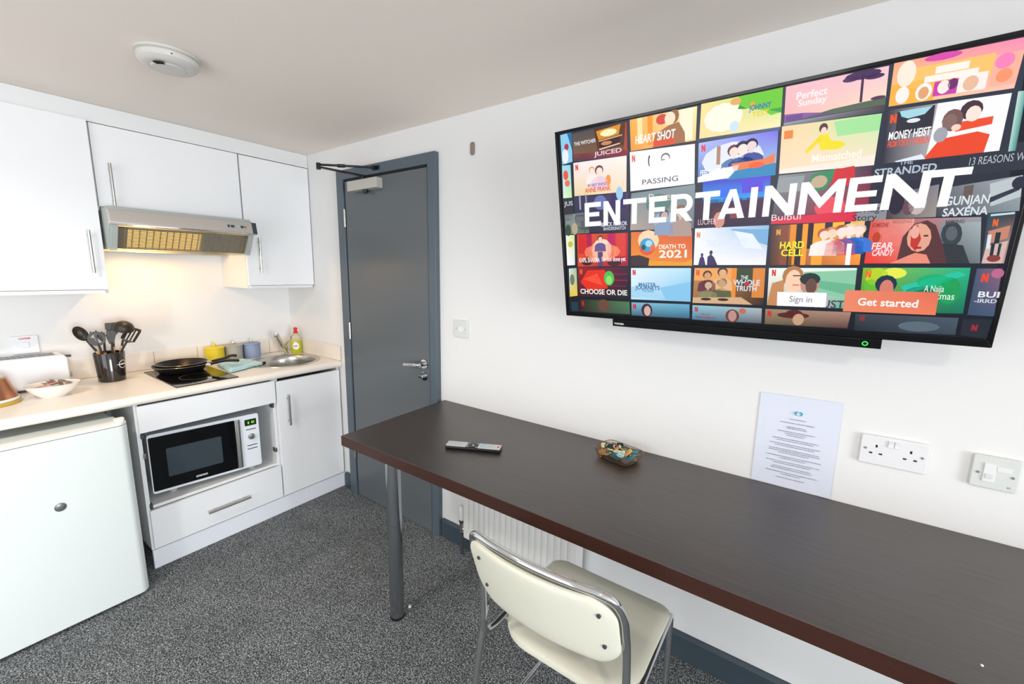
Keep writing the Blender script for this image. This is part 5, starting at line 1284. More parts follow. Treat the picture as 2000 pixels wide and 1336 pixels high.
P|3|18.5,74.1,14.7,66.6,3.8,61.1,-11.3,59,-26.6,61.1,-37.9,66.7,-42.2,74.5,-38.4,82.2,-27.5,87.7,-12.4,89.5,2.9,87.2,14.2,81.6|3070f0
P|1|-98.7,59.7,86.4,53.8,91.9,-21.3,-99.3,-17.9|3a2040,502848,2a1838,301a30
P|3|-17.6,-0.2,-19.3,-11.7,-24.7,-20,-32.3,-22.9,-40,-19.7,-45.7,-11.2,-47.9,0.4,-46,11.9,-40.7,20.2,-33.2,23.1,-25.6,19.8,-19.9,11.3|d89080
P|2.8|-18,15.1,-20.3,5.6,-27,-1.3,-36.5,-3.7,-46,-0.9,-53,6.3,-55.6,16,-53.2,25.5,-46.5,32.4,-37.2,34.7,-27.8,31.9,-20.7,24.7|50283a
P|3|-5.4,33.8,20.8,33.1,22.1,2.7,-4.4,3.3|884048
T|4|LUCIFER|-89.7,-10.3,49.5,15.5,0,0|f0d0d8
P|1|107.1,104.2,296.3,104.1,299.5,-23.4,97.7,-18.9|8f989c,46304a,c02848,3a2440
P|2|106.6,98,163.6,97.9,161.9,60.6,103.8,61.1|98a0a4
P|3|178.8,97.9,230.1,106.6,210.3,60.2,171.3,54.3|2f9060
P|3.2|224.4,104.1,262.2,107.9,268.3,66,220,60.1|d83038
P|3.3|212.6,79,210.1,71.5,203.7,66,194.9,64.1,186.3,66.1,180.1,71.7,178.1,79.2,180.7,86.6,187.1,92.1,195.8,94.1,204.3,92.1,210.4,86.5|c8b090
P|3|255,15.6,250.8,3,239.1,-6,223,-9.1,207,-5.4,195.5,4,191.6,16.6,196.2,29,207.9,38,223.6,41.2,239.3,37.7,250.7,28.3|f05060
P|3|98.7,-6.6,278.9,5,279.3,-22.9,97.7,-18.9|e02848
T|4|Bulbul|98.4,-10.3,66.3,16,0,0|ffd0d8
P|1|294.5,96.4,410.8,94.1,411,60.2,296.3,66.6|303442,303442,303442,303442
T|4|STRANDED|301.3,78.3,106.1,16.5,1,0|b8c4d4
T|4|THE|343.2,98.6,23.3,7.9,1,0|a8b4c4
P|1.5|258.9,13.5,334.9,16.6,335.4,-23.2,257.8,-22|8e9098,8e9098,8e9098,8e9098
T|4|Marriage|260,-2.5,70.6,14.9,0,0|28282e
T|4|Story|271.8,-21.5,46.5,14.5,0,0|28282e
P|1|332.5,35.3,416.7,48.8,421.5,-21.9,333.3,-20.7|4a4450,8a8690,a09890,3a3440
P|3|363.7,15.6,362.3,1.7,357.6,-8.4,350.7,-12.1,343.6,-8.7,338.3,0.5,336.2,13.2,337.9,26.1,342.6,36.3,349.3,40.9,356.1,38.4,361.4,29.2|2a2438
P|3|401.9,12.2,400.6,-1.4,395.3,-11.4,387.6,-15,379.6,-11.6,373.4,-2.4,370.8,10,372.4,22.7,377.6,32.6,385.1,37.2,392.9,34.7,399,25.5|c8b8b8
P|3|382.3,4.3,381.4,-5.4,377.9,-12.4,372.7,-15,367.3,-12.5,363.3,-5.9,361.5,3.2,362.6,12.5,366.1,19.5,371.2,22.6,376.4,20.6,380.5,13.9|6a4a58
P|1|422.2,39.6,539.4,53.3,547.1,-18,421.5,-21.9|6a7078,a8b0b4,8a98a0,3a4048
P|3|495.3,41.3,539.4,53.3,544,10.5,503.4,-5.7|c0cace
P|3.4|548,39.7,547.3,33.1,543.9,28.1,538.7,25.9,533.1,27.1,528.7,31.4,526.6,37.6,527.5,44.1,530.9,49.1,536,51.4,541.5,50.3,545.9,46|2a3040
P|3.4|494.9,10.7,536.9,31.5,540,24.6,501.6,2.3|303848
P|3|457.4,40.5,471.5,42.1,472.8,12.5,458.2,11.5|6a5a58
T|4|GUNJAN|431.5,2.1,68.5,18.7,1,0|dce4ea
T|4|SAXENA|431.5,-21.6,70.3,17.5,1,0|dce4ea
P|0.6|442.6,112.3,533.8,118.6,540.7,64.9,442.8,61.8|2e3440,2e3440,2e3440,2e3440
T|4|13 REASONS WHY|457,82.6,95.3,15.3,0,0|b8c0cc
P|1|-497.3,242.9,-303.8,232.4,-304.2,213.4,-493,219.9|6a2a48,b03048,8a2040,4a4050
T|4|JUICED|-418.4,225.9,95.3,12.9,1,0|e8d0e0
P|1|-100.8,225.4,101.2,222.1,99.6,214.1,-96.4,215.4|3a4a60,58708a,48587a,303a50
P|1|108.3,229,302.1,230.2,302,216.7,106.8,221.1|a8acb8,5a3a48,3a4450,707a88
P|1|-542,-21.3,-506.4,-21,-511.2,-128.7,-543.4,-130.5|f2f8e0,d8e890,e8f0f4,ffffff
P|2|-514.8,-53.5,-516.4,-58.9,-520.3,-63,-525.5,-64.5,-530.6,-63.2,-534.2,-59.3,-535.5,-53.9,-534,-48.4,-530.1,-44.4,-524.9,-42.8,-519.7,-44.2,-516,-48.1|c8c840
P|1|-495.1,-19.8,-307.6,-23.2,-309.6,-131.8,-500.1,-135.3|f06030,c82038,a01838,d84820
P|2|-491.3,-19.8,-457.6,-20.4,-460.2,-88.9,-494.3,-89|d82828
P|2|-457.6,-20.4,-438.8,-20.8,-441.7,-100.2,-460.7,-100.3|b01850
P|2|-378.8,-21.9,-354.5,-22.3,-356.4,-99.6,-381,-99.8|c01860
P|2|-348.8,-22.4,-315.1,-23,-316.6,-99.3,-350.7,-99.5|e04038
P|2|-335.2,-83,-344.6,-96.7,-369.9,-107,-404.1,-111.1,-438.2,-107.7,-462.8,-97.5,-471.4,-83.2,-461.7,-68.9,-436.4,-58.6,-402.4,-55.1,-368.6,-59,-344,-69.2|ff9068
P|2|-365.3,-77.5,-370.9,-96.9,-385.2,-111.3,-404.3,-116.7,-423.1,-111.7,-436.5,-97.3,-440.9,-77.5,-435.1,-57.7,-420.8,-43.3,-401.9,-38.3,-383.2,-43.7,-369.8,-58.1|ffe0c8
P|3|-430.2,-81.8,-427.7,-60.4,-420.7,-54.9,-412.2,-51.9,-403.7,-52,-395.3,-55.1,-388.7,-60.6,-387.6,-81.7|6a5890
P|3|-410.4,-45.4,-405,-45.4,-405.3,-53.5,-410.7,-53.4|ffd8c0
P|3|-397,-37.9,-398.6,-43.4,-402.5,-47.3,-407.8,-48.7,-413,-47.2,-416.7,-43.2,-418,-37.7,-416.4,-32.2,-412.4,-28.3,-407.1,-26.9,-401.9,-28.4,-398.2,-32.5|5a3030
P|3.5|-399.1,-40.6,-400.3,-44.9,-403.2,-48,-407.2,-49.1,-411,-47.9,-413.8,-44.8,-414.7,-40.4,-413.5,-36.2,-410.5,-33,-406.6,-32,-402.8,-33.2,-400,-36.3|ffd8c0
P|3|-418.4,-83.1,-399.5,-83.1,-401,-133.5,-420.1,-133.8|584878
P|3|-438.5,-117.2,-441.8,-124,-450.4,-129.1,-461.9,-131.2,-473.2,-129.5,-481.4,-124.6,-484.1,-117.7,-480.8,-110.8,-472.3,-105.7,-460.8,-103.8,-449.5,-105.5,-441.3,-110.4|50182a
P|3|-330.3,-121.3,-334,-126.8,-343.9,-131,-357.2,-132.7,-370.5,-131.4,-380.2,-127.5,-383.6,-122,-379.8,-116.4,-370,-112.2,-356.7,-110.6,-343.4,-111.9,-333.8,-115.8|501828
T|4|KAPIL SHARMA|-491.8,-119,79.8,16.1,1,0|fff0e8
T|4|I'm not done yet|-404.3,-115.6,87.4,15.7,1,0|ffe8f0
P|1|-297.1,-21.7,-106.3,-26.2,-103.4,-132.1,-298.9,-131.8|e87830,d85020,f08030,f09828
P|2|-205.4,-50.9,-210,-67,-222.7,-78.8,-240.1,-82.9,-257.4,-78.3,-270,-66.2,-274.5,-49.6,-269.7,-33.3,-257,-21.6,-239.8,-17.6,-222.7,-22.4,-210.1,-34.6|ffd8b0
P|3|-217.8,-72.3,-221.3,-85.3,-230.9,-94.8,-244,-98.1,-257.1,-94.5,-266.6,-84.8,-269.9,-71.6,-266.3,-58.5,-256.7,-49.1,-243.8,-45.8,-230.8,-49.6,-221.3,-59.3|e8542c
P|3.2|-220.7,-64.7,-223.8,-75.5,-232.3,-83.4,-243.9,-86.2,-255.5,-83.1,-264,-75,-267,-64,-263.8,-53.1,-255.3,-45.3,-243.8,-42.6,-232.3,-45.7,-223.8,-53.8|38a0d0
P|3.4|-226.5,-60.3,-228.1,-65.7,-232.3,-69.6,-238.1,-71,-243.9,-69.4,-248.1,-65.4,-249.6,-59.9,-248,-54.5,-243.8,-50.6,-238,-49.2,-232.3,-50.8,-228.1,-54.8|a8e0f8
P|3.4|-247.7,-71.9,-248.8,-76.3,-251.6,-79.4,-255.5,-80.6,-259.4,-79.4,-262.2,-76.1,-263.2,-71.7,-262.1,-67.4,-259.3,-64.2,-255.4,-63.1,-251.6,-64.3,-248.7,-67.6|2a5050
P|3.4|-221.7,-73.4,-222.6,-78.8,-225.1,-82.7,-228.5,-84.1,-231.8,-82.7,-234.3,-78.6,-235.2,-73.2,-234.3,-67.8,-231.8,-63.8,-228.4,-62.4,-225.1,-63.9,-222.6,-67.9|f07040
P|3|-298.3,-98.8,-269.2,-96.8,-236.3,-108,-240.2,-131.9,-298.9,-131.8|3a2a30
P|2|-240.2,-115.6,-123.2,-121.5,-104,-111,-103.4,-132.1,-240.2,-131.9|f0a020
T|4|DEATH TO|-205.3,-77.9,81.1,13,1,0|fff4ee
T|4|2021|-205.2,-106,85.5,23.8,1,0|fff4ee
P|1|-97.7,-20.5,94.1,-21.4,93.6,-130.3,-99,-129.8|f4f8ff,88b8e0,f8f8ff,fdfbff
P|2|-1.9,-26.4,94,-32.3,93.8,-75.8,36.3,-53.8|7ab0dc
P|2.5|7.7,-31.9,55.6,-43,84.2,-86.7,36.1,-81.1|e8f2fc
P|4|-92.1,-31.5,-88.9,-31.5,-89.1,-47.9,-92.3,-47.8|f08050
P|4|-85.7,-31.5,-82.5,-31.5,-82.7,-47.9,-85.9,-47.9|f08050
P|4|-92.1,-31.5,-88.6,-31.5,-82.7,-47.9,-86.1,-47.9|f08050
T|4|THE POWER OF|-63.8,-75.3,107.6,18.6,1,0|e0e8f8
T|4|THE DOG|-40.9,-99.4,57.7,14.2,1,0|e8eefa
P|3|-71.7,-99.3,-72.3,-102,-73.7,-104,-75.6,-104.7,-77.5,-104,-78.9,-102,-79.4,-99.2,-78.9,-96.5,-77.4,-94.5,-75.5,-93.8,-73.6,-94.5,-72.2,-96.5|40306a
P|3|-81.4,-108,-75.6,-101.4,-69.9,-108,-64.3,-129.9,-85.5,-129.8|40306a
P|3|-45.9,-92.8,-46.5,-96.1,-48.2,-98.5,-50.5,-99.3,-52.8,-98.5,-54.5,-96.1,-55.1,-92.8,-54.4,-89.5,-52.7,-87.1,-50.4,-86.2,-48.1,-87.1,-46.5,-89.5|3a2a60
P|3|-60.2,-105.9,-50.5,-97.2,-41,-108.1,-31.6,-130,-60.5,-129.9|3a2a60
P|1|100.4,-23.1,297.1,-22.6,299.2,-130.8,103.3,-130.3|4a2830,ffc870,ff9030,502a20
P|2|124,-23.1,139.8,-23,142.5,-130.4,126.8,-130.4|8a4830
P|2|143.7,-23,157.5,-23,160.1,-130.5,146.4,-130.4|f09020
P|2|157.5,-23,171.2,-22.9,173.8,-130.5,160.1,-130.5|281820
P|2|171.2,-22.9,183,-22.9,185.5,-130.5,173.8,-130.5|ffa028
P|2|183,-22.9,194.8,-22.9,196.3,-87.5,184.5,-87.5|281820
P|2|194.8,-22.9,218.4,-22.8,220.8,-130.6,197.3,-130.6|ffa830
P|2|218.4,-22.8,234.2,-22.8,234.8,-49.7,219,-49.8|303040
P|2|234.2,-22.8,257.8,-22.7,258.4,-55.1,234.9,-55.1|ffc038
P|2|257.8,-22.7,269.6,-22.7,270,-44.3,258.2,-44.3|28284a
P|2|141.1,-76.7,152.9,-76.7,154.2,-130.4,142.5,-130.4|20141c
P|3|190.9,-106.2,192.6,-79.1,201.9,-72,213.5,-68.1,225.3,-68.1,237.2,-72,246.8,-79.1,249.7,-106.3|fff4f0
P|3|215.5,-59.7,223,-59.7,223.2,-70,215.7,-70|ffe0cc
P|3|233.7,-50,231.8,-57,226.6,-62.1,219.3,-64,212,-62.1,206.5,-57,204.4,-50,206.2,-43,211.5,-37.9,218.7,-36,226.1,-37.9,231.5,-43|c06038
P|3.5|230.9,-53.5,229.6,-59,225.7,-63,220.3,-64.5,214.8,-63,210.8,-59,209.2,-53.5,210.5,-48,214.4,-44,219.8,-42.5,225.3,-43.9,229.3,-48|ffe0cc
P|3|206.5,-103,208.2,-75.9,217.5,-68.7,229.2,-64.9,241,-64.8,252.8,-68.7,262.4,-75.8,265.3,-103.1|f4e8e0
P|3|231.1,-56.4,238.7,-56.4,238.9,-66.8,231.3,-66.8|ffd8c0
P|3|249.3,-46.7,247.5,-53.7,242.3,-58.8,235,-60.7,227.6,-58.8,222.2,-53.7,220.1,-46.7,221.9,-39.8,227.1,-34.6,234.4,-32.7,241.7,-34.6,247.2,-39.7|e09060
P|3.5|246.6,-50.2,245.2,-55.7,241.3,-59.7,235.9,-61.2,230.5,-59.8,226.4,-55.7,224.9,-50.2,226.2,-44.7,230.1,-40.7,235.5,-39.2,240.9,-40.7,245,-44.7|ffd8c0
P|3|223.7,-105.4,225.6,-76,235.6,-68.2,248.3,-64,261.1,-64,273.9,-68.2,284.3,-76,287.4,-105.5|e85028
P|3|250.4,-54.9,258.6,-54.9,258.8,-66.1,250.7,-66.1|ffe8dc
P|3|270.1,-44.3,268.2,-51.9,262.5,-57.5,254.6,-59.5,246.6,-57.5,240.7,-52,238.5,-44.4,240.4,-36.8,246.1,-31.3,254,-29.2,261.9,-31.2,267.9,-36.8|a85838
P|3.5|267.1,-48.1,265.7,-54.1,261.5,-58.5,255.6,-60.1,249.7,-58.5,245.3,-54.1,243.6,-48.2,245.1,-42.2,249.3,-37.8,255.1,-36.2,261.1,-37.8,265.4,-42.2|ffe8dc
P|3|239.3,-103.3,241.3,-73.8,251.3,-66.1,264,-61.9,276.7,-61.8,289.6,-66.1,299.9,-73.8,303.1,-103.3|1a58b0
P|3|266.1,-52.7,274.3,-52.7,274.5,-64,266.3,-64|ffe8e0
P|3|285.8,-42.2,283.8,-49.8,278.1,-55.3,270.3,-57.4,262.3,-55.3,256.4,-49.8,254.1,-42.2,256.1,-34.6,261.8,-29.1,269.7,-27,277.6,-29,283.5,-34.6|f0d8b0
P|3.5|282.8,-46,281.4,-51.9,277.1,-56.3,271.3,-57.9,265.4,-56.3,261,-52,259.3,-46,260.8,-40,265,-35.6,270.8,-34,276.7,-35.6,281.1,-40|ffe8e0
P|3|259.3,-98.7,261.1,-71.5,270.4,-64.4,282.1,-60.5,293.9,-60.5,305.8,-64.4,315.3,-71.5,318.2,-98.8|3a78d8
P|3|284.1,-52.1,291.6,-52,291.8,-62.4,284.3,-62.4|ffe4d8
P|3|302.3,-42.3,300.5,-49.3,295.2,-54.4,287.9,-56.3,280.6,-54.5,275.1,-49.3,273,-42.3,274.9,-35.3,280.1,-30.2,287.4,-28.3,294.7,-30.2,300.2,-35.3|e8c8a0
P|3.5|299.5,-45.8,298.2,-51.3,294.3,-55.4,288.9,-56.9,283.4,-55.4,279.4,-51.3,277.8,-45.8,279.2,-40.3,283.1,-36.3,288.5,-34.8,293.9,-36.3,298,-40.3|ffe4d8
P|4|268.7,-76.7,278.5,-76.7,279.6,-130.8,269.8,-130.7|ffffff
P|4|112.5,-33.8,115.8,-33.8,116.2,-48.8,112.9,-48.8|f0a048
P|4|119.1,-33.8,122.4,-33.8,122.7,-48.8,119.5,-48.8|f0a048
P|4|112.5,-33.8,116.1,-33.8,122.7,-48.8,119.2,-48.8|f0a048
T|4|HARD|123.7,-85.3,54.9,18.2,1,0|f4f020
T|4|CELL|128.1,-105.7,51,18.2,1,0|f4f020
P|1|308.3,-20.8,493.7,-26.8,508.2,-127.9,307.7,-127|d04038,9aa0a8,3a4448,f04030
P|2|308.3,-20.8,386.2,-23.3,391.9,-127.4,307.7,-127|d85a50,f0a8a0,f06050,f03828
P|2|327,-42.5,364.7,-43.5,366.3,-85.4,327.4,-84.8|f08880
P|3|331.1,-63.7,330.1,-70.1,327.3,-74.6,323.5,-76.3,319.6,-74.5,316.8,-69.8,315.7,-63.4,316.8,-57.1,319.5,-52.5,323.3,-50.9,327.1,-52.7,330,-57.4|c04020
P|2|431.6,-35,495.2,-36.9,508.2,-127.9,440,-127.6|88949a,a8b4b8,707c84,2a3038
P|3|470.2,-61.6,469.6,-75.8,464.4,-86.1,456.1,-89.8,446.9,-85.9,439.5,-75.2,435.9,-60.8,436.8,-46.5,442,-36.1,450,-32.5,458.8,-36.6,466.2,-47.2|384048
P|3.4|462.4,-60.4,462.1,-68.5,459.2,-74.4,454.6,-76.5,449.6,-74.3,445.5,-68.2,443.4,-59.9,443.9,-51.8,446.7,-45.9,451.2,-43.8,456.1,-46.1,460.2,-52.2|5a646c
P|3|428,-127.6,439.7,-81.4,475.2,-87.1,492.1,-127.9|30383e
P|3.5|367.8,-127.3,371.3,-64.6,386.9,-35.8,408.7,-28.2,424.6,-40,439.2,-76.3,456,-127.7|5a3438
P|3.7|421.2,-67.7,419.6,-84.2,412.7,-96.2,402.2,-100.5,391.2,-95.9,382.7,-83.6,379,-66.8,381,-50.2,388,-38.2,398,-34.1,408.6,-38.8,417.1,-51.1|e8a890
P|3.8|383.6,-44,394.5,-38.1,404.1,-70.4,398.2,-98.3,387.7,-85.7|c83830
P|3.9|399.3,-54.8,398.7,-62,396.3,-67.3,392.5,-69.2,388.6,-67.2,385.5,-61.8,384.1,-54.4,384.7,-47.2,387.2,-41.9,390.9,-40.1,394.7,-42.1,397.8,-47.5|f0b0a0
P|3.9|407.3,-61.2,415,-61.4,415.3,-65.5,407.6,-65.3|5a3028
P|3.9|395.6,-87.9,407.3,-88.1,407.6,-93.3,395.9,-93.1|b03028
P|3.6|355.8,-127.2,386.9,-108.6,398.4,-102.5,418.4,-106.9,428,-127.6|f09078
T|4|SOMEONE|312,-38.9,30.1,9.6,1,0|a03028
T|4|MISSING|349.4,-32.6,33.6,8.4,1,0|c07060
T|4|MISSING|439.4,-38.3,30,8.2,1,0|50585e
T|4|FEAR|317.7,-92.1,39.1,15.9,1,0.3|ffe8f0
T|4|CANDY|319.7,-108,39.5,14.8,1,0.3|ffe8f0
P|1|502.8,-20,543.6,-19.8,544.3,-128.1,510.4,-128|2a4858,20303c,c8a098,4a5058
P|4|512.5,-32.9,515.2,-32.9,516,-48,513.4,-48|f06830
P|4|517.9,-32.9,520.5,-32.9,521.2,-48,518.6,-48|f06830
P|4|512.5,-32.9,515.4,-32.9,521.2,-48,518.4,-48|f06830
P|3|509.3,-57.8,539.9,-46.9,540.2,-74,514.7,-84.8|c88870
P|3.4|509.8,-65.3,515.5,-65.3,517.1,-95.6,511.7,-95.6|e0e8f0
P|3.4|521,-61,528.6,-61,529.4,-84.8,522,-84.8|1a3038
P|3|511.4,-90.2,542.1,-79.4,540.9,-128.1,510.4,-128|d8b8b0
P|3.5|518.4,-84.8,523.9,-84.8,525.4,-122.6,520.3,-122.6|203038
P|3.5|529.4,-84.8,533.8,-84.8,534.5,-117.2,530.4,-117.2|28383e
P|3.6|537.3,-117.3,536,-121,532.3,-123.8,527.2,-124.8,522,-123.8,518.1,-121,516.5,-117.2,517.7,-113.4,521.4,-110.6,526.6,-109.6,531.9,-110.7,535.8,-113.5|8a3a38
P|3|507.1,-22.1,541.6,-19.8,541.6,-24.1,507.3,-26.4|c8dce8
P|1|-537.7,-141.9,-505.6,-139.9,-507.7,-243.3,-540.7,-248.6|d8e8e8,9ac0a0,f0d040,e8c838
P|2|-516.2,-182.3,-517.7,-192.8,-521.5,-200.9,-526.5,-204.3,-531.3,-202.1,-534.6,-194.7,-535.7,-184.2,-534.1,-173.5,-530.3,-165.4,-525.4,-162.2,-520.6,-164.6,-517.3,-171.9|6a8070
P|1|-500.2,-137.3,-307.9,-137.2,-308,-242.2,-502.5,-245|a02028,381838,281828,401828
P|2|-491.7,-191.1,-461.9,-148,-394.5,-145.7,-385.5,-211.5,-463.2,-223|e8301c
P|3|-481.8,-180.3,-423.6,-158.6,-404.8,-201.1|ff5038
P|3.3|-360.1,-175.3,-362.7,-188.5,-369.9,-198.3,-379.6,-201.9,-389.2,-198.4,-396.2,-188.8,-398.7,-175.5,-396,-162.2,-388.8,-152.5,-379.2,-148.9,-369.6,-152.4,-362.6,-162.1|50c050
P|3.5|-367.8,-181.7,-369.4,-189.6,-373.7,-195.5,-379.6,-197.7,-385.4,-195.6,-389.5,-189.8,-391,-181.8,-389.4,-173.9,-385.1,-168,-379.3,-165.9,-373.5,-168,-369.3,-173.8|90e070
P|3|-365.7,-158.4,-311.8,-158.2,-311.8,-162.4,-365.8,-162.6|7a2048
P|3|-362,-179.5,-311.8,-179.2,-311.8,-183.4,-362.1,-183.8|8a2040
P|3|-373.8,-200.8,-317.6,-200.3,-317.6,-204.5,-373.8,-205|702040
P|4|-492.6,-143.8,-489.2,-143.8,-489.5,-162,-493,-162.1|f06030
P|4|-485.6,-143.8,-482.1,-143.8,-482.4,-162,-485.9,-162|f06030
P|4|-492.6,-143.8,-488.8,-143.8,-482.4,-162,-486.2,-162|f06030
T|4|CHOOSE OR DIE|-494.5,-234.1,180.7,18.3,1,0|f0f8f0
P|1|-299,-139.6,-106.3,-139.3,-104.9,-246.5,-300.7,-247.3|e8f6ff,b8e4fa,6ab8e8,c8ecff
P|2|-300,-204.2,-241.6,-193.3,-183.3,-236.1,-300.6,-241.9|a8d8f4
P|2|-202.7,-203.9,-105.7,-182.2,-104.9,-246.5,-183.3,-241.5|88c8ee
P|4|-293.3,-145,-289.8,-145,-290.1,-163.3,-293.6,-163.3|e02030
P|4|-286.2,-145,-282.7,-144.9,-282.9,-163.3,-286.4,-163.3|e02030
P|4|-293.3,-145,-289.5,-145,-282.9,-163.3,-286.8,-163.3|e02030
T|4|MASTER|-272.7,-199.8,58.3,11.8,1,0|3a70a8
T|4|JOURNEYS|-284.6,-211.7,81.8,14,1,0|3068a0
T|4|THE SERIES|-261.3,-219.2,39,5.4,1,0|5088b0
P|1|-95.7,-139.2,93.7,-138.9,95.5,-246.3,-98.7,-249.5|c88850,6a4828,3a2018,a07040
P|2|-95.7,-139.2,8.5,-139.1,8.3,-177.1,-96.8,-177.9|f0a860
P|2|8.5,-139.1,21.7,-139,21.7,-247.6,8.1,-247.8|f0902a
P|2|21.7,-139,63.4,-139,63.9,-192.9,21.7,-193.3|3c4428
P|2|63.4,-139,93.7,-138.9,95.1,-224.9,64.2,-225.3|e08838
P|3|-85.6,-212.1,-82.9,-186.7,-74.4,-179.9,-63.8,-176.2,-53.3,-176.2,-42.8,-179.7,-34.5,-186.3,-32.7,-211.5|6a3040
P|3|-61.7,-168.4,-55,-168.3,-55.2,-178,-61.9,-178|d8a070
P|3|-45.2,-159.3,-47.1,-165.8,-51.9,-170.6,-58.4,-172.4,-64.9,-170.6,-69.6,-165.9,-71.2,-159.4,-69.3,-152.8,-64.5,-148,-58,-146.3,-51.5,-148,-46.9,-152.8|5a3028
P|3.5|-47.8,-162.5,-49.2,-167.7,-52.8,-171.4,-57.6,-172.8,-62.4,-171.5,-65.9,-167.7,-67.1,-162.6,-65.7,-157.5,-62.1,-153.7,-57.2,-152.3,-52.5,-153.7,-49,-157.4|d8a070
P|3|-45.6,-207.5,-42.9,-179.9,-33.6,-172.6,-22.1,-168.6,-10.7,-168.5,0.7,-172.4,9.9,-179.5,12.1,-206.9|e8b888
P|3|-20,-160.1,-12.7,-160,-12.8,-170.5,-20.1,-170.5|e0b080
P|3|-2.1,-150.2,-4.1,-157.3,-9.3,-162.4,-16.4,-164.4,-23.5,-162.5,-28.6,-157.4,-30.4,-150.3,-28.4,-143.2,-23.2,-138,-16.1,-136.1,-9.1,-138,-4,-143.1|503020
P|3.5|-4.9,-153.7,-6.3,-159.3,-10.2,-163.4,-15.5,-164.9,-20.7,-163.4,-24.5,-159.4,-25.9,-153.8,-24.4,-148.2,-20.5,-144.1,-15.3,-142.6,-10.1,-144.1,-6.3,-148.2|e0b080
P|3|-85,-246.5,-82,-218.7,-72.6,-211.3,-61,-207.2,-49.5,-207.1,-38,-210.9,-28.8,-218,-26.8,-245.5|8a8860
P|3|-58.8,-198.7,-51.4,-198.6,-51.6,-209.1,-59,-209.2|d0b090
P|3|-40.7,-188.6,-42.7,-195.7,-48,-201,-55.2,-203,-62.3,-201.1,-67.4,-196,-69.2,-188.9,-67.1,-181.7,-61.8,-176.5,-54.7,-174.5,-47.6,-176.4,-42.5,-181.5|4a3828
P|3.5|-43.5,-192.2,-45,-197.8,-48.9,-201.9,-54.3,-203.5,-59.5,-202,-63.3,-198,-64.6,-192.4,-63.1,-186.8,-59.2,-182.6,-53.9,-181.1,-48.6,-182.6,-44.8,-186.6|d0b090
P|3|-46.1,-240.4,-43.4,-212.7,-34.1,-205.4,-22.5,-201.4,-11,-201.2,0.6,-205,9.8,-212.1,12,-239.5|5a6040
P|3|-20.3,-192.8,-13,-192.7,-13,-203.2,-20.4,-203.3|c8a078
P|3|-2.3,-182.9,-4.3,-189.9,-9.5,-195.1,-16.7,-197.1,-23.8,-195.3,-29,-190.1,-30.8,-183.1,-28.8,-176,-23.5,-170.8,-16.4,-168.8,-9.3,-170.7,-4.2,-175.8|281c18
P|3.5|-5.1,-186.4,-6.6,-192,-10.5,-196.1,-15.8,-197.6,-21,-196.2,-24.9,-192.1,-26.2,-186.6,-24.8,-181,-20.9,-176.9,-15.6,-175.4,-10.3,-176.8,-6.5,-180.9|c8a078
P|4|-98.2,-231.9,37.2,-225.6,68.3,-246.8,-98.7,-249.5|d8b088
P|4.2|-44.1,-235.5,-46.2,-237.7,-51.9,-239.4,-59.7,-240.1,-67.4,-239.7,-73.1,-238.1,-75.1,-236,-73,-233.7,-67.3,-232,-59.5,-231.4,-51.8,-231.8,-46.2,-233.4|3a2a20
P|4.2|4.3,-234.8,2.2,-237,-3.5,-238.7,-11.2,-239.4,-19,-238.9,-24.6,-237.4,-26.7,-235.3,-24.6,-233,-18.9,-231.4,-11.2,-230.7,-3.4,-231.1,2.2,-232.6|3a2a20
P|4|-90.2,-144.7,-87.1,-144.7,-87.5,-162.4,-90.6,-162.4|e05828
P|4|-83.8,-144.7,-80.7,-144.7,-81.1,-162.3,-84.3,-162.3|e05828
P|4|-90.2,-144.7,-86.8,-144.7,-81.1,-162.3,-84.5,-162.4|e05828
T|4|THE|33.2,-171.5,19.1,10.8,1,0|dce8f4
T|4|WHOLE|14,-189,69,16.3,1,0|dce8f4
T|4|TRUTH|21.7,-206.3,53.9,15.2,1,0|dce8f4
P|4.6|57.1,-185.4,56.3,-189.2,53.8,-192,50.5,-193,47.1,-192.1,44.6,-189.3,43.7,-185.5,44.6,-181.7,47,-178.9,50.4,-177.9,53.7,-178.9,56.2,-181.6|c02838
P|1|102.5,-138.9,295.3,-138.6,299.1,-245.4,104.9,-245.8|f8fff8,e8fff0,5aa890,c8b8a0
P|2|183.8,-149.5,295.5,-143.9,298.3,-224,200.8,-202.9|8ccca8
P|2.5|209.5,-170.8,296.8,-181.3,298,-213.3,219.8,-192.1|68b890
P|3|104.9,-245.8,113.2,-181.7,141.9,-170.9,143.7,-245.7|c88a58
P|3.2|186.1,-162.3,183.1,-177.2,174.2,-188.2,161.8,-192.2,149.1,-188.3,139.6,-177.3,135.9,-162.4,138.9,-147.4,147.8,-136.4,160.2,-132.4,172.8,-136.4,182.3,-147.3|b87a48
P|3.4|182.6,-177.2,180.5,-194.3,173.8,-206.9,164.2,-211.5,154.4,-206.9,147,-194.4,144,-177.3,146.1,-160.2,152.9,-147.7,162.4,-143.1,172.2,-147.6,179.6,-160.2|ffd0b0
P|3.8|160.9,-158,180.2,-158,180.3,-161.2,161,-161.3|503020
P|3.8|161.5,-183.7,177,-183.7,177.1,-186.9,161.6,-186.9|d07060
P|3.5|221.5,-183.6,219.1,-197.5,211.6,-207.7,201,-211.4,190.3,-207.7,182.2,-197.6,179,-183.7,181.4,-169.8,188.9,-159.6,199.4,-155.8,210.2,-159.5,218.2,-169.7|c89080
P|3.7|223,-168.6,220.1,-177.2,211.8,-183.4,200.3,-185.8,188.6,-183.5,180,-177.3,176.6,-168.7,179.5,-160.2,187.8,-153.9,199.3,-151.6,211,-153.8,219.6,-160.1|203030
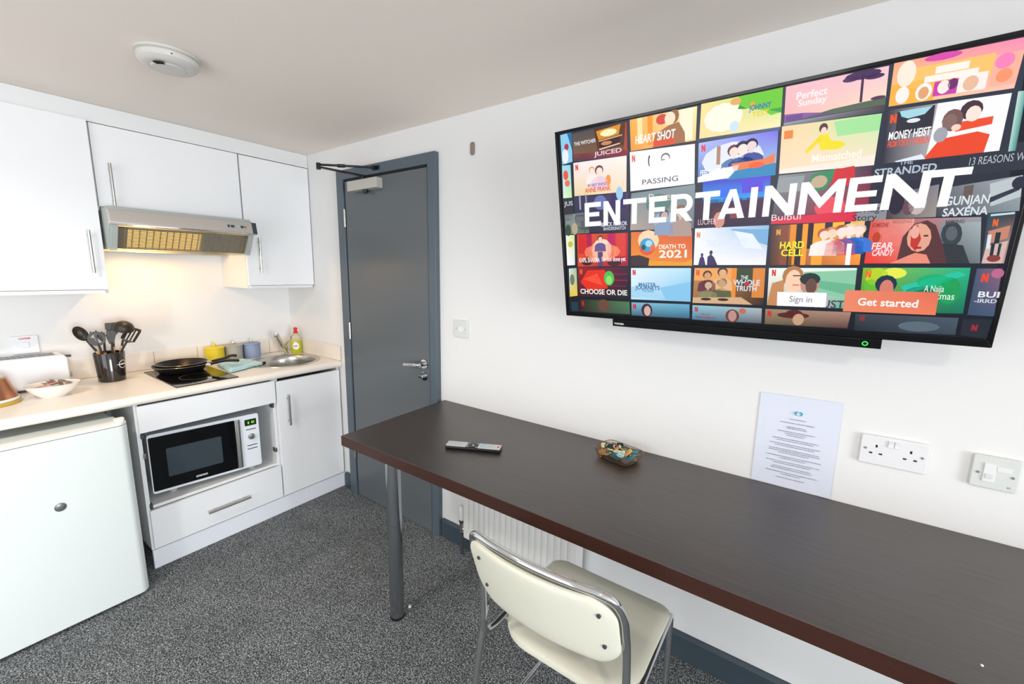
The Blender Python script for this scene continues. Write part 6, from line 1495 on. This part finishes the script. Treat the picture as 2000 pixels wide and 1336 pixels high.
P|3.8|216.8,-187.9,215.4,-198.6,211,-206.4,204.8,-209.3,198.5,-206.4,193.6,-198.6,191.6,-187.9,193,-177.2,197.4,-169.4,203.6,-166.5,210,-169.4,214.8,-177.2|6a4840
P|3.3|172.3,-224.3,190.9,-197.5,220.2,-205,243.7,-213.5,256.4,-245.5,163.2,-245.7|b8b8c8
P|4|110.4,-143.2,113.5,-143.2,113.9,-161.3,110.8,-161.3|e02030
P|4|116.8,-143.2,120,-143.2,120.4,-161.3,117.2,-161.3|e02030
P|4|110.4,-143.2,113.8,-143.2,120.4,-161.3,116.9,-161.3|e02030
T|4|HUSTLE|211.7,-245.6,97.1,21.4,1,0|405058
P|1|307.3,-137.9,495.5,-137.7,500.2,-244.8,311.2,-252.1|80c030,18b888,107058,308838
P|2|358.9,-160.3,356.3,-171.6,348.3,-179.9,337.1,-183.1,325.7,-180.3,317.2,-172,313.7,-160.7,316.4,-149.3,324.4,-140.9,335.5,-137.9,346.9,-140.9,355.5,-149.1|b8d828
P|2|390.6,-151.1,387.8,-157.8,379.8,-162.8,368.5,-164.7,357.2,-163,348.7,-158.1,345.4,-151.4,348.2,-144.6,356.3,-139.7,367.5,-137.8,378.9,-139.6,387.3,-144.5|e8f050
P|2|340.9,-183.1,339.4,-191.6,334.8,-197.9,328.3,-200.3,321.6,-198.1,316.6,-192,314.5,-183.5,316,-174.9,320.6,-168.6,327.1,-166.2,333.8,-168.5,338.8,-174.6|60c030
P|2|384.3,-182.3,477,-146.3,492.4,-153.8,394.5,-204.4|20c8a8
P|2|470.5,-170.1,466.8,-178.8,456.1,-185.4,441.1,-188,425.9,-185.9,414.6,-179.7,410.2,-170.9,413.9,-162,424.7,-155.5,439.7,-153,454.8,-155.3,466.1,-161.5|18b070
P|2|452.8,-197.6,449.1,-205.3,438.2,-211.2,423.2,-213.6,408,-212,396.8,-206.6,392.4,-198.9,396.2,-191,407,-185.2,422,-182.8,437.2,-184.6,448.4,-190|107850
P|2|488.4,-191.4,486.6,-207.6,480.2,-219.6,470.9,-224.3,461.3,-220.2,453.9,-208.4,450.7,-192.2,452.5,-175.8,458.9,-163.8,468.2,-159.3,477.8,-163.6,485.2,-175.3|18a058
P|3.3|376.6,-178,374.2,-189.2,366.9,-197.6,356.6,-200.8,346.2,-198,338.3,-189.9,335.1,-178.6,337.5,-167.3,344.8,-158.9,355,-155.8,365.5,-158.8,373.4,-166.9|183048
P|3.5|371.3,-189.3,370,-200.5,365.4,-208.8,358.9,-212,352.2,-209.1,347.1,-201,344.9,-189.8,346.3,-178.5,350.8,-170.1,357.3,-167.1,364,-170,369.1,-178.1|d88070
P|3|328.9,-217.3,347.2,-199.9,373.6,-199.3,389.3,-215.6|208050
P|4|313.2,-144.7,316.9,-144.7,317.5,-162.9,313.8,-163|f07020
P|4|320.8,-144.7,324.5,-144.7,325.1,-162.9,321.4,-162.9|f07020
P|4|313.2,-144.7,317.3,-144.7,325.1,-162.9,321,-162.9|f07020
T|4|A Naija|426.3,-194.9,33.9,15.4,0,0|f4fff8
T|4|Christmas|415.6,-212.7,64.2,16.5,0,0|f4fff8
P|1|505.5,-139.4,544.1,-139.3,549.5,-248,507.6,-247.4|4a5878,8a6078,40587a,38506a
P|4|515.5,-150.2,519.1,-150.2,519.6,-169.6,516,-169.6|f04830
P|4|522.8,-150.2,526.4,-150.2,527.1,-169.7,523.4,-169.7|f04830
P|4|515.5,-150.2,519.4,-150.2,527.1,-169.7,523.1,-169.7|f04830
P|2|548.5,-150.1,547.5,-155.6,544.1,-159.6,539.3,-161,534.3,-159.6,530.6,-155.6,529.1,-150.2,530.2,-144.7,533.6,-140.8,538.3,-139.3,543.2,-140.7,546.9,-144.7|c06890
T|4|BUI|516.9,-204.3,32.5,13,1,0|e8eef4
T|4|-IRRD|513.2,-217.2,34.8,8.6,1,0|d0d8e0
P|1|-537.6,-268.3,-507,-266.8,-505.3,-310.3,-535.9,-308.3|20384a,20384a,20384a,20384a
P|1|-501,-256.6,-306.4,-256.7,-305.3,-301.6,-501.7,-303.1|2a1818,508050,4a6858,302018
P|2|-380.2,-274.9,-383.2,-286.2,-391.8,-294.6,-403.5,-297.8,-415.3,-294.8,-423.9,-286.4,-427.1,-275,-423.9,-263.5,-415.4,-255.1,-403.7,-252.1,-392.1,-255.2,-383.4,-263.5|6a4838
P|4|-491.4,-261.3,-488.2,-261.3,-488.4,-282.1,-491.6,-282.2|c02028
P|4|-484.8,-261.3,-481.6,-261.3,-481.8,-282.1,-485.1,-282.1|c02028
P|4|-491.4,-261.3,-487.9,-261.3,-481.8,-282.1,-485.3,-282.1|c02028
P|1|-299.1,-258.1,-107.8,-255,-106.6,-301.7,-299.8,-305.1|80c0d8,68b0d0,3a6a88,406880
P|3|-226.4,-282.7,-229,-294.5,-236.1,-303.1,-245.7,-306.5,-255.4,-303.5,-262.4,-295,-264.9,-283.4,-262.2,-271.6,-255.1,-262.9,-245.5,-259.6,-236,-262.6,-229,-271|3a2830
P|3.5|-232.2,-285.1,-233.7,-294.1,-238,-300.7,-243.8,-303.1,-249.6,-300.9,-253.8,-294.4,-255.3,-285.5,-253.7,-276.6,-249.4,-270,-243.7,-267.5,-237.9,-269.8,-233.7,-276.3|d8b0a8
P|4|-293.4,-262.7,-289.9,-262.7,-290.2,-281.4,-293.7,-281.5|d02030
P|4|-286.4,-262.6,-282.9,-262.5,-283.1,-281.3,-286.6,-281.4|d02030
P|4|-293.4,-262.7,-289.6,-262.7,-283.1,-281.3,-286.9,-281.4|d02030
P|1|-98.5,-257,93.1,-256.4,94.8,-301.7,-98.7,-304.7|8ac8d8,b0b8c0,606870,407898
P|3|36.3,-284.2,33.9,-294.6,27,-302.2,17.4,-305.2,7.7,-302.5,0.5,-295,-2.3,-284.6,0.1,-274.1,7,-266.4,16.6,-263.6,26.2,-266.3,33.4,-273.9|6a4038
P|3.5|28.6,-284.3,27.2,-293,23.1,-299.5,17.4,-301.9,11.5,-299.7,7.1,-293.3,5.4,-284.5,6.8,-275.7,10.9,-269.2,16.7,-266.8,22.5,-269.1,26.8,-275.5|c09088
P|3|53.2,-268,52,-272.6,48.6,-275.9,43.8,-277.2,39,-276,35.4,-272.7,34,-268.1,35.1,-263.5,38.6,-260.1,43.3,-258.9,48.2,-260.1,51.8,-263.4|c07050
P|4|-90.8,-261.8,-88,-261.8,-88,-278.4,-90.9,-278.4|d02030
P|4|-85,-261.7,-82.2,-261.7,-82.2,-278.3,-85.1,-278.3|d02030
P|4|-90.8,-261.8,-87.7,-261.8,-82.2,-278.3,-85.3,-278.4|d02030
T|4|THE LAST|-73.6,-287.7,28.9,5.7,1,0|a03848
T|4|BRIDESMAID|-87.1,-297.4,58,5.7,1,0|a03848
P|1|102.2,-257.4,296.7,-254.7,293.6,-299,103.3,-302.7|a08868,b08878,5a3c38,6a6048
P|3|208.7,-271.5,203.5,-276.1,189.3,-279.6,170.1,-281.1,150.8,-280.3,136.7,-277.2,131.5,-272.8,136.6,-268.2,150.8,-264.7,170.2,-263.2,189.6,-264.1,203.7,-267.1|5a2020
P|3|191.5,-265.1,188.8,-270.1,181.7,-273.8,172,-275.3,162.4,-274.1,155.3,-270.6,152.7,-265.7,155.3,-260.7,162.5,-257,172.2,-255.5,181.9,-256.7,189,-260.2|582020
P|3.5|196.9,-282.9,195,-291.5,190,-297.8,183.2,-300.2,176.6,-298.1,171.8,-291.9,170,-283.4,171.9,-274.8,176.9,-268.5,183.7,-266.1,190.5,-268.3,195.3,-274.4|c8a080
P|4|108.1,-261.8,111.3,-261.8,111.7,-279.9,108.5,-279.9|d02030
P|4|114.6,-261.7,117.8,-261.7,118.1,-279.8,114.9,-279.8|d02030
P|4|108.1,-261.8,111.6,-261.8,118.1,-279.8,114.7,-279.8|d02030
P|1|306.1,-258,494.8,-255.7,495.3,-297.2,308.3,-304.3|38424c,4a5866,3a4a58,20262e
P|2|466.9,-281.4,462,-287.9,448.4,-293,429.7,-295.4,411,-294.3,397.1,-289.9,391.9,-283.5,396.7,-276.7,410.3,-271.6,429.1,-269.5,447.9,-270.8,461.8,-275.2|5a6c78
P|4|315.6,-260.2,318.7,-260.2,319.5,-276.3,316.4,-276.3|90303a
P|4|321.9,-260.1,325.1,-260.1,325.8,-276.1,322.7,-276.2|90303a
P|4|315.6,-260.2,319,-260.2,325.8,-276.1,322.4,-276.2|90303a
P|1|502.3,-258.4,549.2,-255.3,545.8,-302.1,503.7,-296.4|252a34,252a34,252a34,252a34
P|4|518.6,-269.6,521.9,-269.6,521.7,-284.2,518.5,-284|a02838
P|4|525.3,-269.5,528.6,-269.5,528.2,-284.6,525,-284.4|a02838
P|4|518.6,-269.6,522.2,-269.6,528.2,-284.6,524.7,-284.4|a02838
P|5|127.7,-206,240,-204.9,241.7,-244.3,129.6,-246.1|fdfeff,fdfeff,fdfeff,fdfeff
T|6|Sign in|158.2,-232.9,51.6,16.8,0,0|70747e
P|5|278.6,-195.9,452.9,-196.2,455,-251.4,279.1,-252.9|f08a68,e87058,f0805c,f08c66
T|6|Get started|307,-234.5,114,19.3,1,0|fffaf6
P|5|-463,4.9,-446,4.9,-443.3,83.4,-460.3,83.4|fdfcff
P|5|-446,4.9,-402.5,4.9,-402,20.4,-445.5,20.4|fdfcff
P|5|-443.8,67.9,-400.3,67.9,-399.7,83.4,-443.3,83.4|fdfcff
P|5|-444.9,37.2,-407.4,37.2,-406.9,51.2,-444.4,51.2|fdfcff
P|5|-393.1,4.5,-376.9,4.5,-375.2,53.3,-374.2,83.1,-390.3,83.1|fdfcff
P|5|-350,4.5,-333.9,4.5,-331.1,83.1,-347.3,83.1,-349,34.4|fdfcff
P|5|-374.2,83.1,-375.2,53.3,-350,4.5,-349,34.4|fdfcff
P|5|-321.7,67.3,-246,67.3,-245.4,82.8,-321.2,82.8|fdfcff
P|5|-294.6,4.1,-277.6,4.1,-275.3,67.3,-292.3,67.3|fdfcff
P|5|-238.7,3.6,-221.7,3.6,-218.9,82.5,-235.9,82.5|fdfcff
P|5|-221.7,3.6,-183.6,3.6,-183,19.1,-221.2,19.1|fdfcff
P|5|-219.5,67,-181.3,67,-180.8,82.5,-218.9,82.5|fdfcff
P|5|-220.6,36.1,-187.9,36.1,-187.4,50,-220.1,50|fdfcff
P|5|-171,3.2,-154,3.2,-151.2,82.2,-168.2,82.2|fdfcff
P|5|-151.7,68.2,-132.8,68.2,-132.3,82.2,-151.2,82.2|fdfcff
P|5|-153.1,26.9,-134.2,26.9,-133.7,40.9,-152.6,40.9|fdfcff
P|5|-134.2,26.9,-123.7,29,-129.7,41.9,-133.7,40.9|fdfcff
P|5|-123.7,29,-114.5,35,-126.2,44.9,-129.7,41.9|fdfcff
P|5|-114.5,35,-108.3,44,-123.8,49.3,-126.2,44.9|fdfcff
P|5|-108.3,44,-105.8,54.6,-122.8,54.6,-123.8,49.3|fdfcff
P|5|-105.8,54.6,-107.5,65.1,-123.4,59.8,-122.8,54.6|fdfcff
P|5|-107.5,65.1,-113.2,74.1,-125.5,64.2,-123.4,59.8|fdfcff
P|5|-113.2,74.1,-121.9,80.1,-128.8,67.2,-125.5,64.2|fdfcff
P|5|-121.9,80.1,-132.3,82.2,-132.8,68.2,-128.8,67.2|fdfcff
P|5|-146.6,28.5,-123.1,28.5,-105.7,3.2,-125.2,3.2|fdfcff
P|5|-99.9,66.4,-33.1,66.4,-32.6,81.9,-99.4,81.9|fdfcff
P|5|-77.3,2.8,-60.3,2.8,-58,66.4,-75,66.4|fdfcff
P|5|-37,2.4,-19.7,2.4,-0.4,62.6,0.3,81.6,-7.7,81.6|fdfcff
P|5|32,2.4,8.3,81.6,0.3,81.6,-0.4,62.6,14.7,2.4|fdfcff
P|5|-22.7,15.9,18.7,15.9,12.3,30.9,-15.3,30.9|fdfcff
P|5|42.2,2,59.2,2,61.9,81.3,44.9,81.3|fdfcff
P|5|75.2,1.8,91.3,1.8,93.1,51,94.1,81.1,78,81.1|fdfcff
P|5|131.3,1.8,147.4,1.8,150.2,81.1,134.1,81.1,132.3,31.9|fdfcff
P|5|94.1,81.1,93.1,51,131.3,1.8,132.3,31.9|fdfcff
P|5|156.4,1.3,172.6,1.3,175.4,80.8,159.2,80.8|fdfcff
P|5|231.1,1.3,247.2,1.3,250,80.8,233.9,80.8|fdfcff
P|5|175.4,80.8,174.4,53.8,202.3,14,203.2,41|fdfcff
P|5|233.9,80.8,203.2,41,202.3,14,232.9,53.8|fdfcff
P|5|254.3,0.7,271.3,0.7,274.1,80.4,257.1,80.4|fdfcff
P|5|271.3,0.7,315.7,0.7,316.2,16.2,271.9,16.2|fdfcff
P|5|273.6,64.9,317.9,64.9,318.5,80.4,274.1,80.4|fdfcff
P|5|272.5,33.6,310.7,33.6,311.2,47.5,273,47.5|fdfcff
P|5|321.3,0.3,337.5,0.3,339.2,49.8,340.3,80.1,324.1,80.1|fdfcff
P|5|383.6,0.3,399.8,0.3,402.6,80.1,386.4,80.1,384.7,30.6|fdfcff
P|5|340.3,80.1,339.2,49.8,383.6,0.3,384.7,30.6|fdfcff
P|5|396.3,64.3,464.5,64.3,465.1,79.8,396.8,79.8|fdfcff
P|5|419.6,-0.1,436.6,-0.1,438.9,64.3,421.9,64.3|fdfcff
"""
# screen picture: flat shapes given in millimetres from the screen centre
def hexc(h): return (*lin(h), 1)
bm = B(); cl = bm.loops.layers.float_color.new('Col')
SX0, SX1, SZ0, SZ1 = -hw+bz-.0005, hw-bz+.0005, -hh+bb-.0005, hh-bt_+.0005
def put(face, cols):
    for i, lp in enumerate(face.loops): lp[cl] = cols[i] if len(cols) > 1 else cols[0]
def clip(poly):
    """clip a coloured polygon [(x, z, colour)] to the screen rectangle"""
    def cut(P, ax, lim, sg):
        out = []
        for i in range(len(P)):
            a, b = P[i-1], P[i]; fa, fb = (a[ax]-lim)*sg, (b[ax]-lim)*sg
            if (fa >= 0) != (fb >= 0):
                k = fa/(fa-fb); out.append((a[0]+(b[0]-a[0])*k, a[1]+(b[1]-a[1])*k, tuple(a[2][c]+(b[2][c]-a[2][c])*k for c in range(4))))
            if fb >= 0: out.append(b)
        return out
    for ax, lim, sg in ((0, SX0, 1), (0, SX1, -1), (1, SZ0, 1), (1, SZ1, -1)):
        poly = cut(poly, ax, lim, sg)
        if len(poly) < 3: return None
    return poly
base_f = bm.faces.new([bm.verts.new((x, .0045, z)) for x, z in ((SX0, SZ0), (SX1, SZ0), (SX1, SZ1), (SX0, SZ1))]); put(base_f, [hexc('161a26')])
for line in SCREEN.strip().split('\n'):
    f_ = line.split('|'); ly = float(f_[1]); yy = .0042-.00022*ly
    if f_[0] == 'P':
        v_ = [float(a)/1000 for a in f_[2].split(',')]; cs = [hexc(c) for c in f_[3].split(',')]; np_ = len(v_)//2
        if len(cs) == 1: cs = cs*np_
        if len(cs) == 4 and np_ == 4 and len(set(cs)) > 1:      # smooth gradient panel: 6 x 6 grid
            c4 = [(v_[2*i], v_[2*i+1], cs[i]) for i in range(4)]; G = 6
            def gp(s, q):
                return tuple((c4[0][i]*(1-s)+c4[1][i]*s)*(1-q)+(c4[3][i]*(1-s)+c4[2][i]*s)*q for i in (0, 1))+(tuple((c4[0][2][i]*(1-s)+c4[1][2][i]*s)*(1-q)+(c4[3][2][i]*(1-s)+c4[2][2][i]*s)*q for i in range(4)),)
            polys = [[gp(i/G, j/G), gp((i+1)/G, j/G), gp((i+1)/G, (j+1)/G), gp(i/G, (j+1)/G)] for i in range(G) for j in range(G)]
        else: polys = [[(v_[2*i], v_[2*i+1], cs[i]) for i in range(np_)]]
        for P_ in polys:
            P_ = clip(P_)
            if not P_: continue
            try: fc = bm.faces.new([bm.verts.new((x, yy, z)) for x, z, c in P_]); put(fc, [c for x, z, c in P_])
            except ValueError: pass
    else:
        x, z, wd, ht, bold, sh = [float(a) for a in f_[3].split(',')]; c = hexc(f_[4])
        tb_ = B(); text_bm(tb_, f_[2], (x/1000, 0, z/1000), (1, 0, 0), (sh*.25, 0, 1), wd/1000, ht/1000, bold=.022*bold)
        for fc in tb_.faces:
            P_ = clip([(l.vert.co.x, l.vert.co.z, c) for l in fc.loops])
            if P_:
                try: put(bm.faces.new([bm.verts.new((a, yy, b)) for a, b, _ in P_]), [c])
                except ValueError: pass
        tb_.free()
bmesh.ops.recalc_face_normals(bm, faces=bm.faces[:])
part('screen', bm, 'screen', t, local=True, smooth=False)
tvw = mt
wb = thing('television_bracket', 'black wall bracket holding the television', 'bracket', (2.90, 0, 1.50))
part('wall_plate', box(B(), 2.70, 3.10, -.012, -.001, 1.52, 1.74), 'black', wb, smooth=False, bevel=.002)
for x in (2.78, 3.02):
    a = mt @ Vector((x-2.894, .058, .06)); b = mt @ Vector((x-2.894, .058, -.10))
    bm = B(); tube(bm, [(x, -.008, 1.70), a], .010, n=8); tube(bm, [(x, -.008, 1.55), b], .010, n=8); tube(bm, [a, b], .010, n=8); part('arm', bm, 'black', wb)
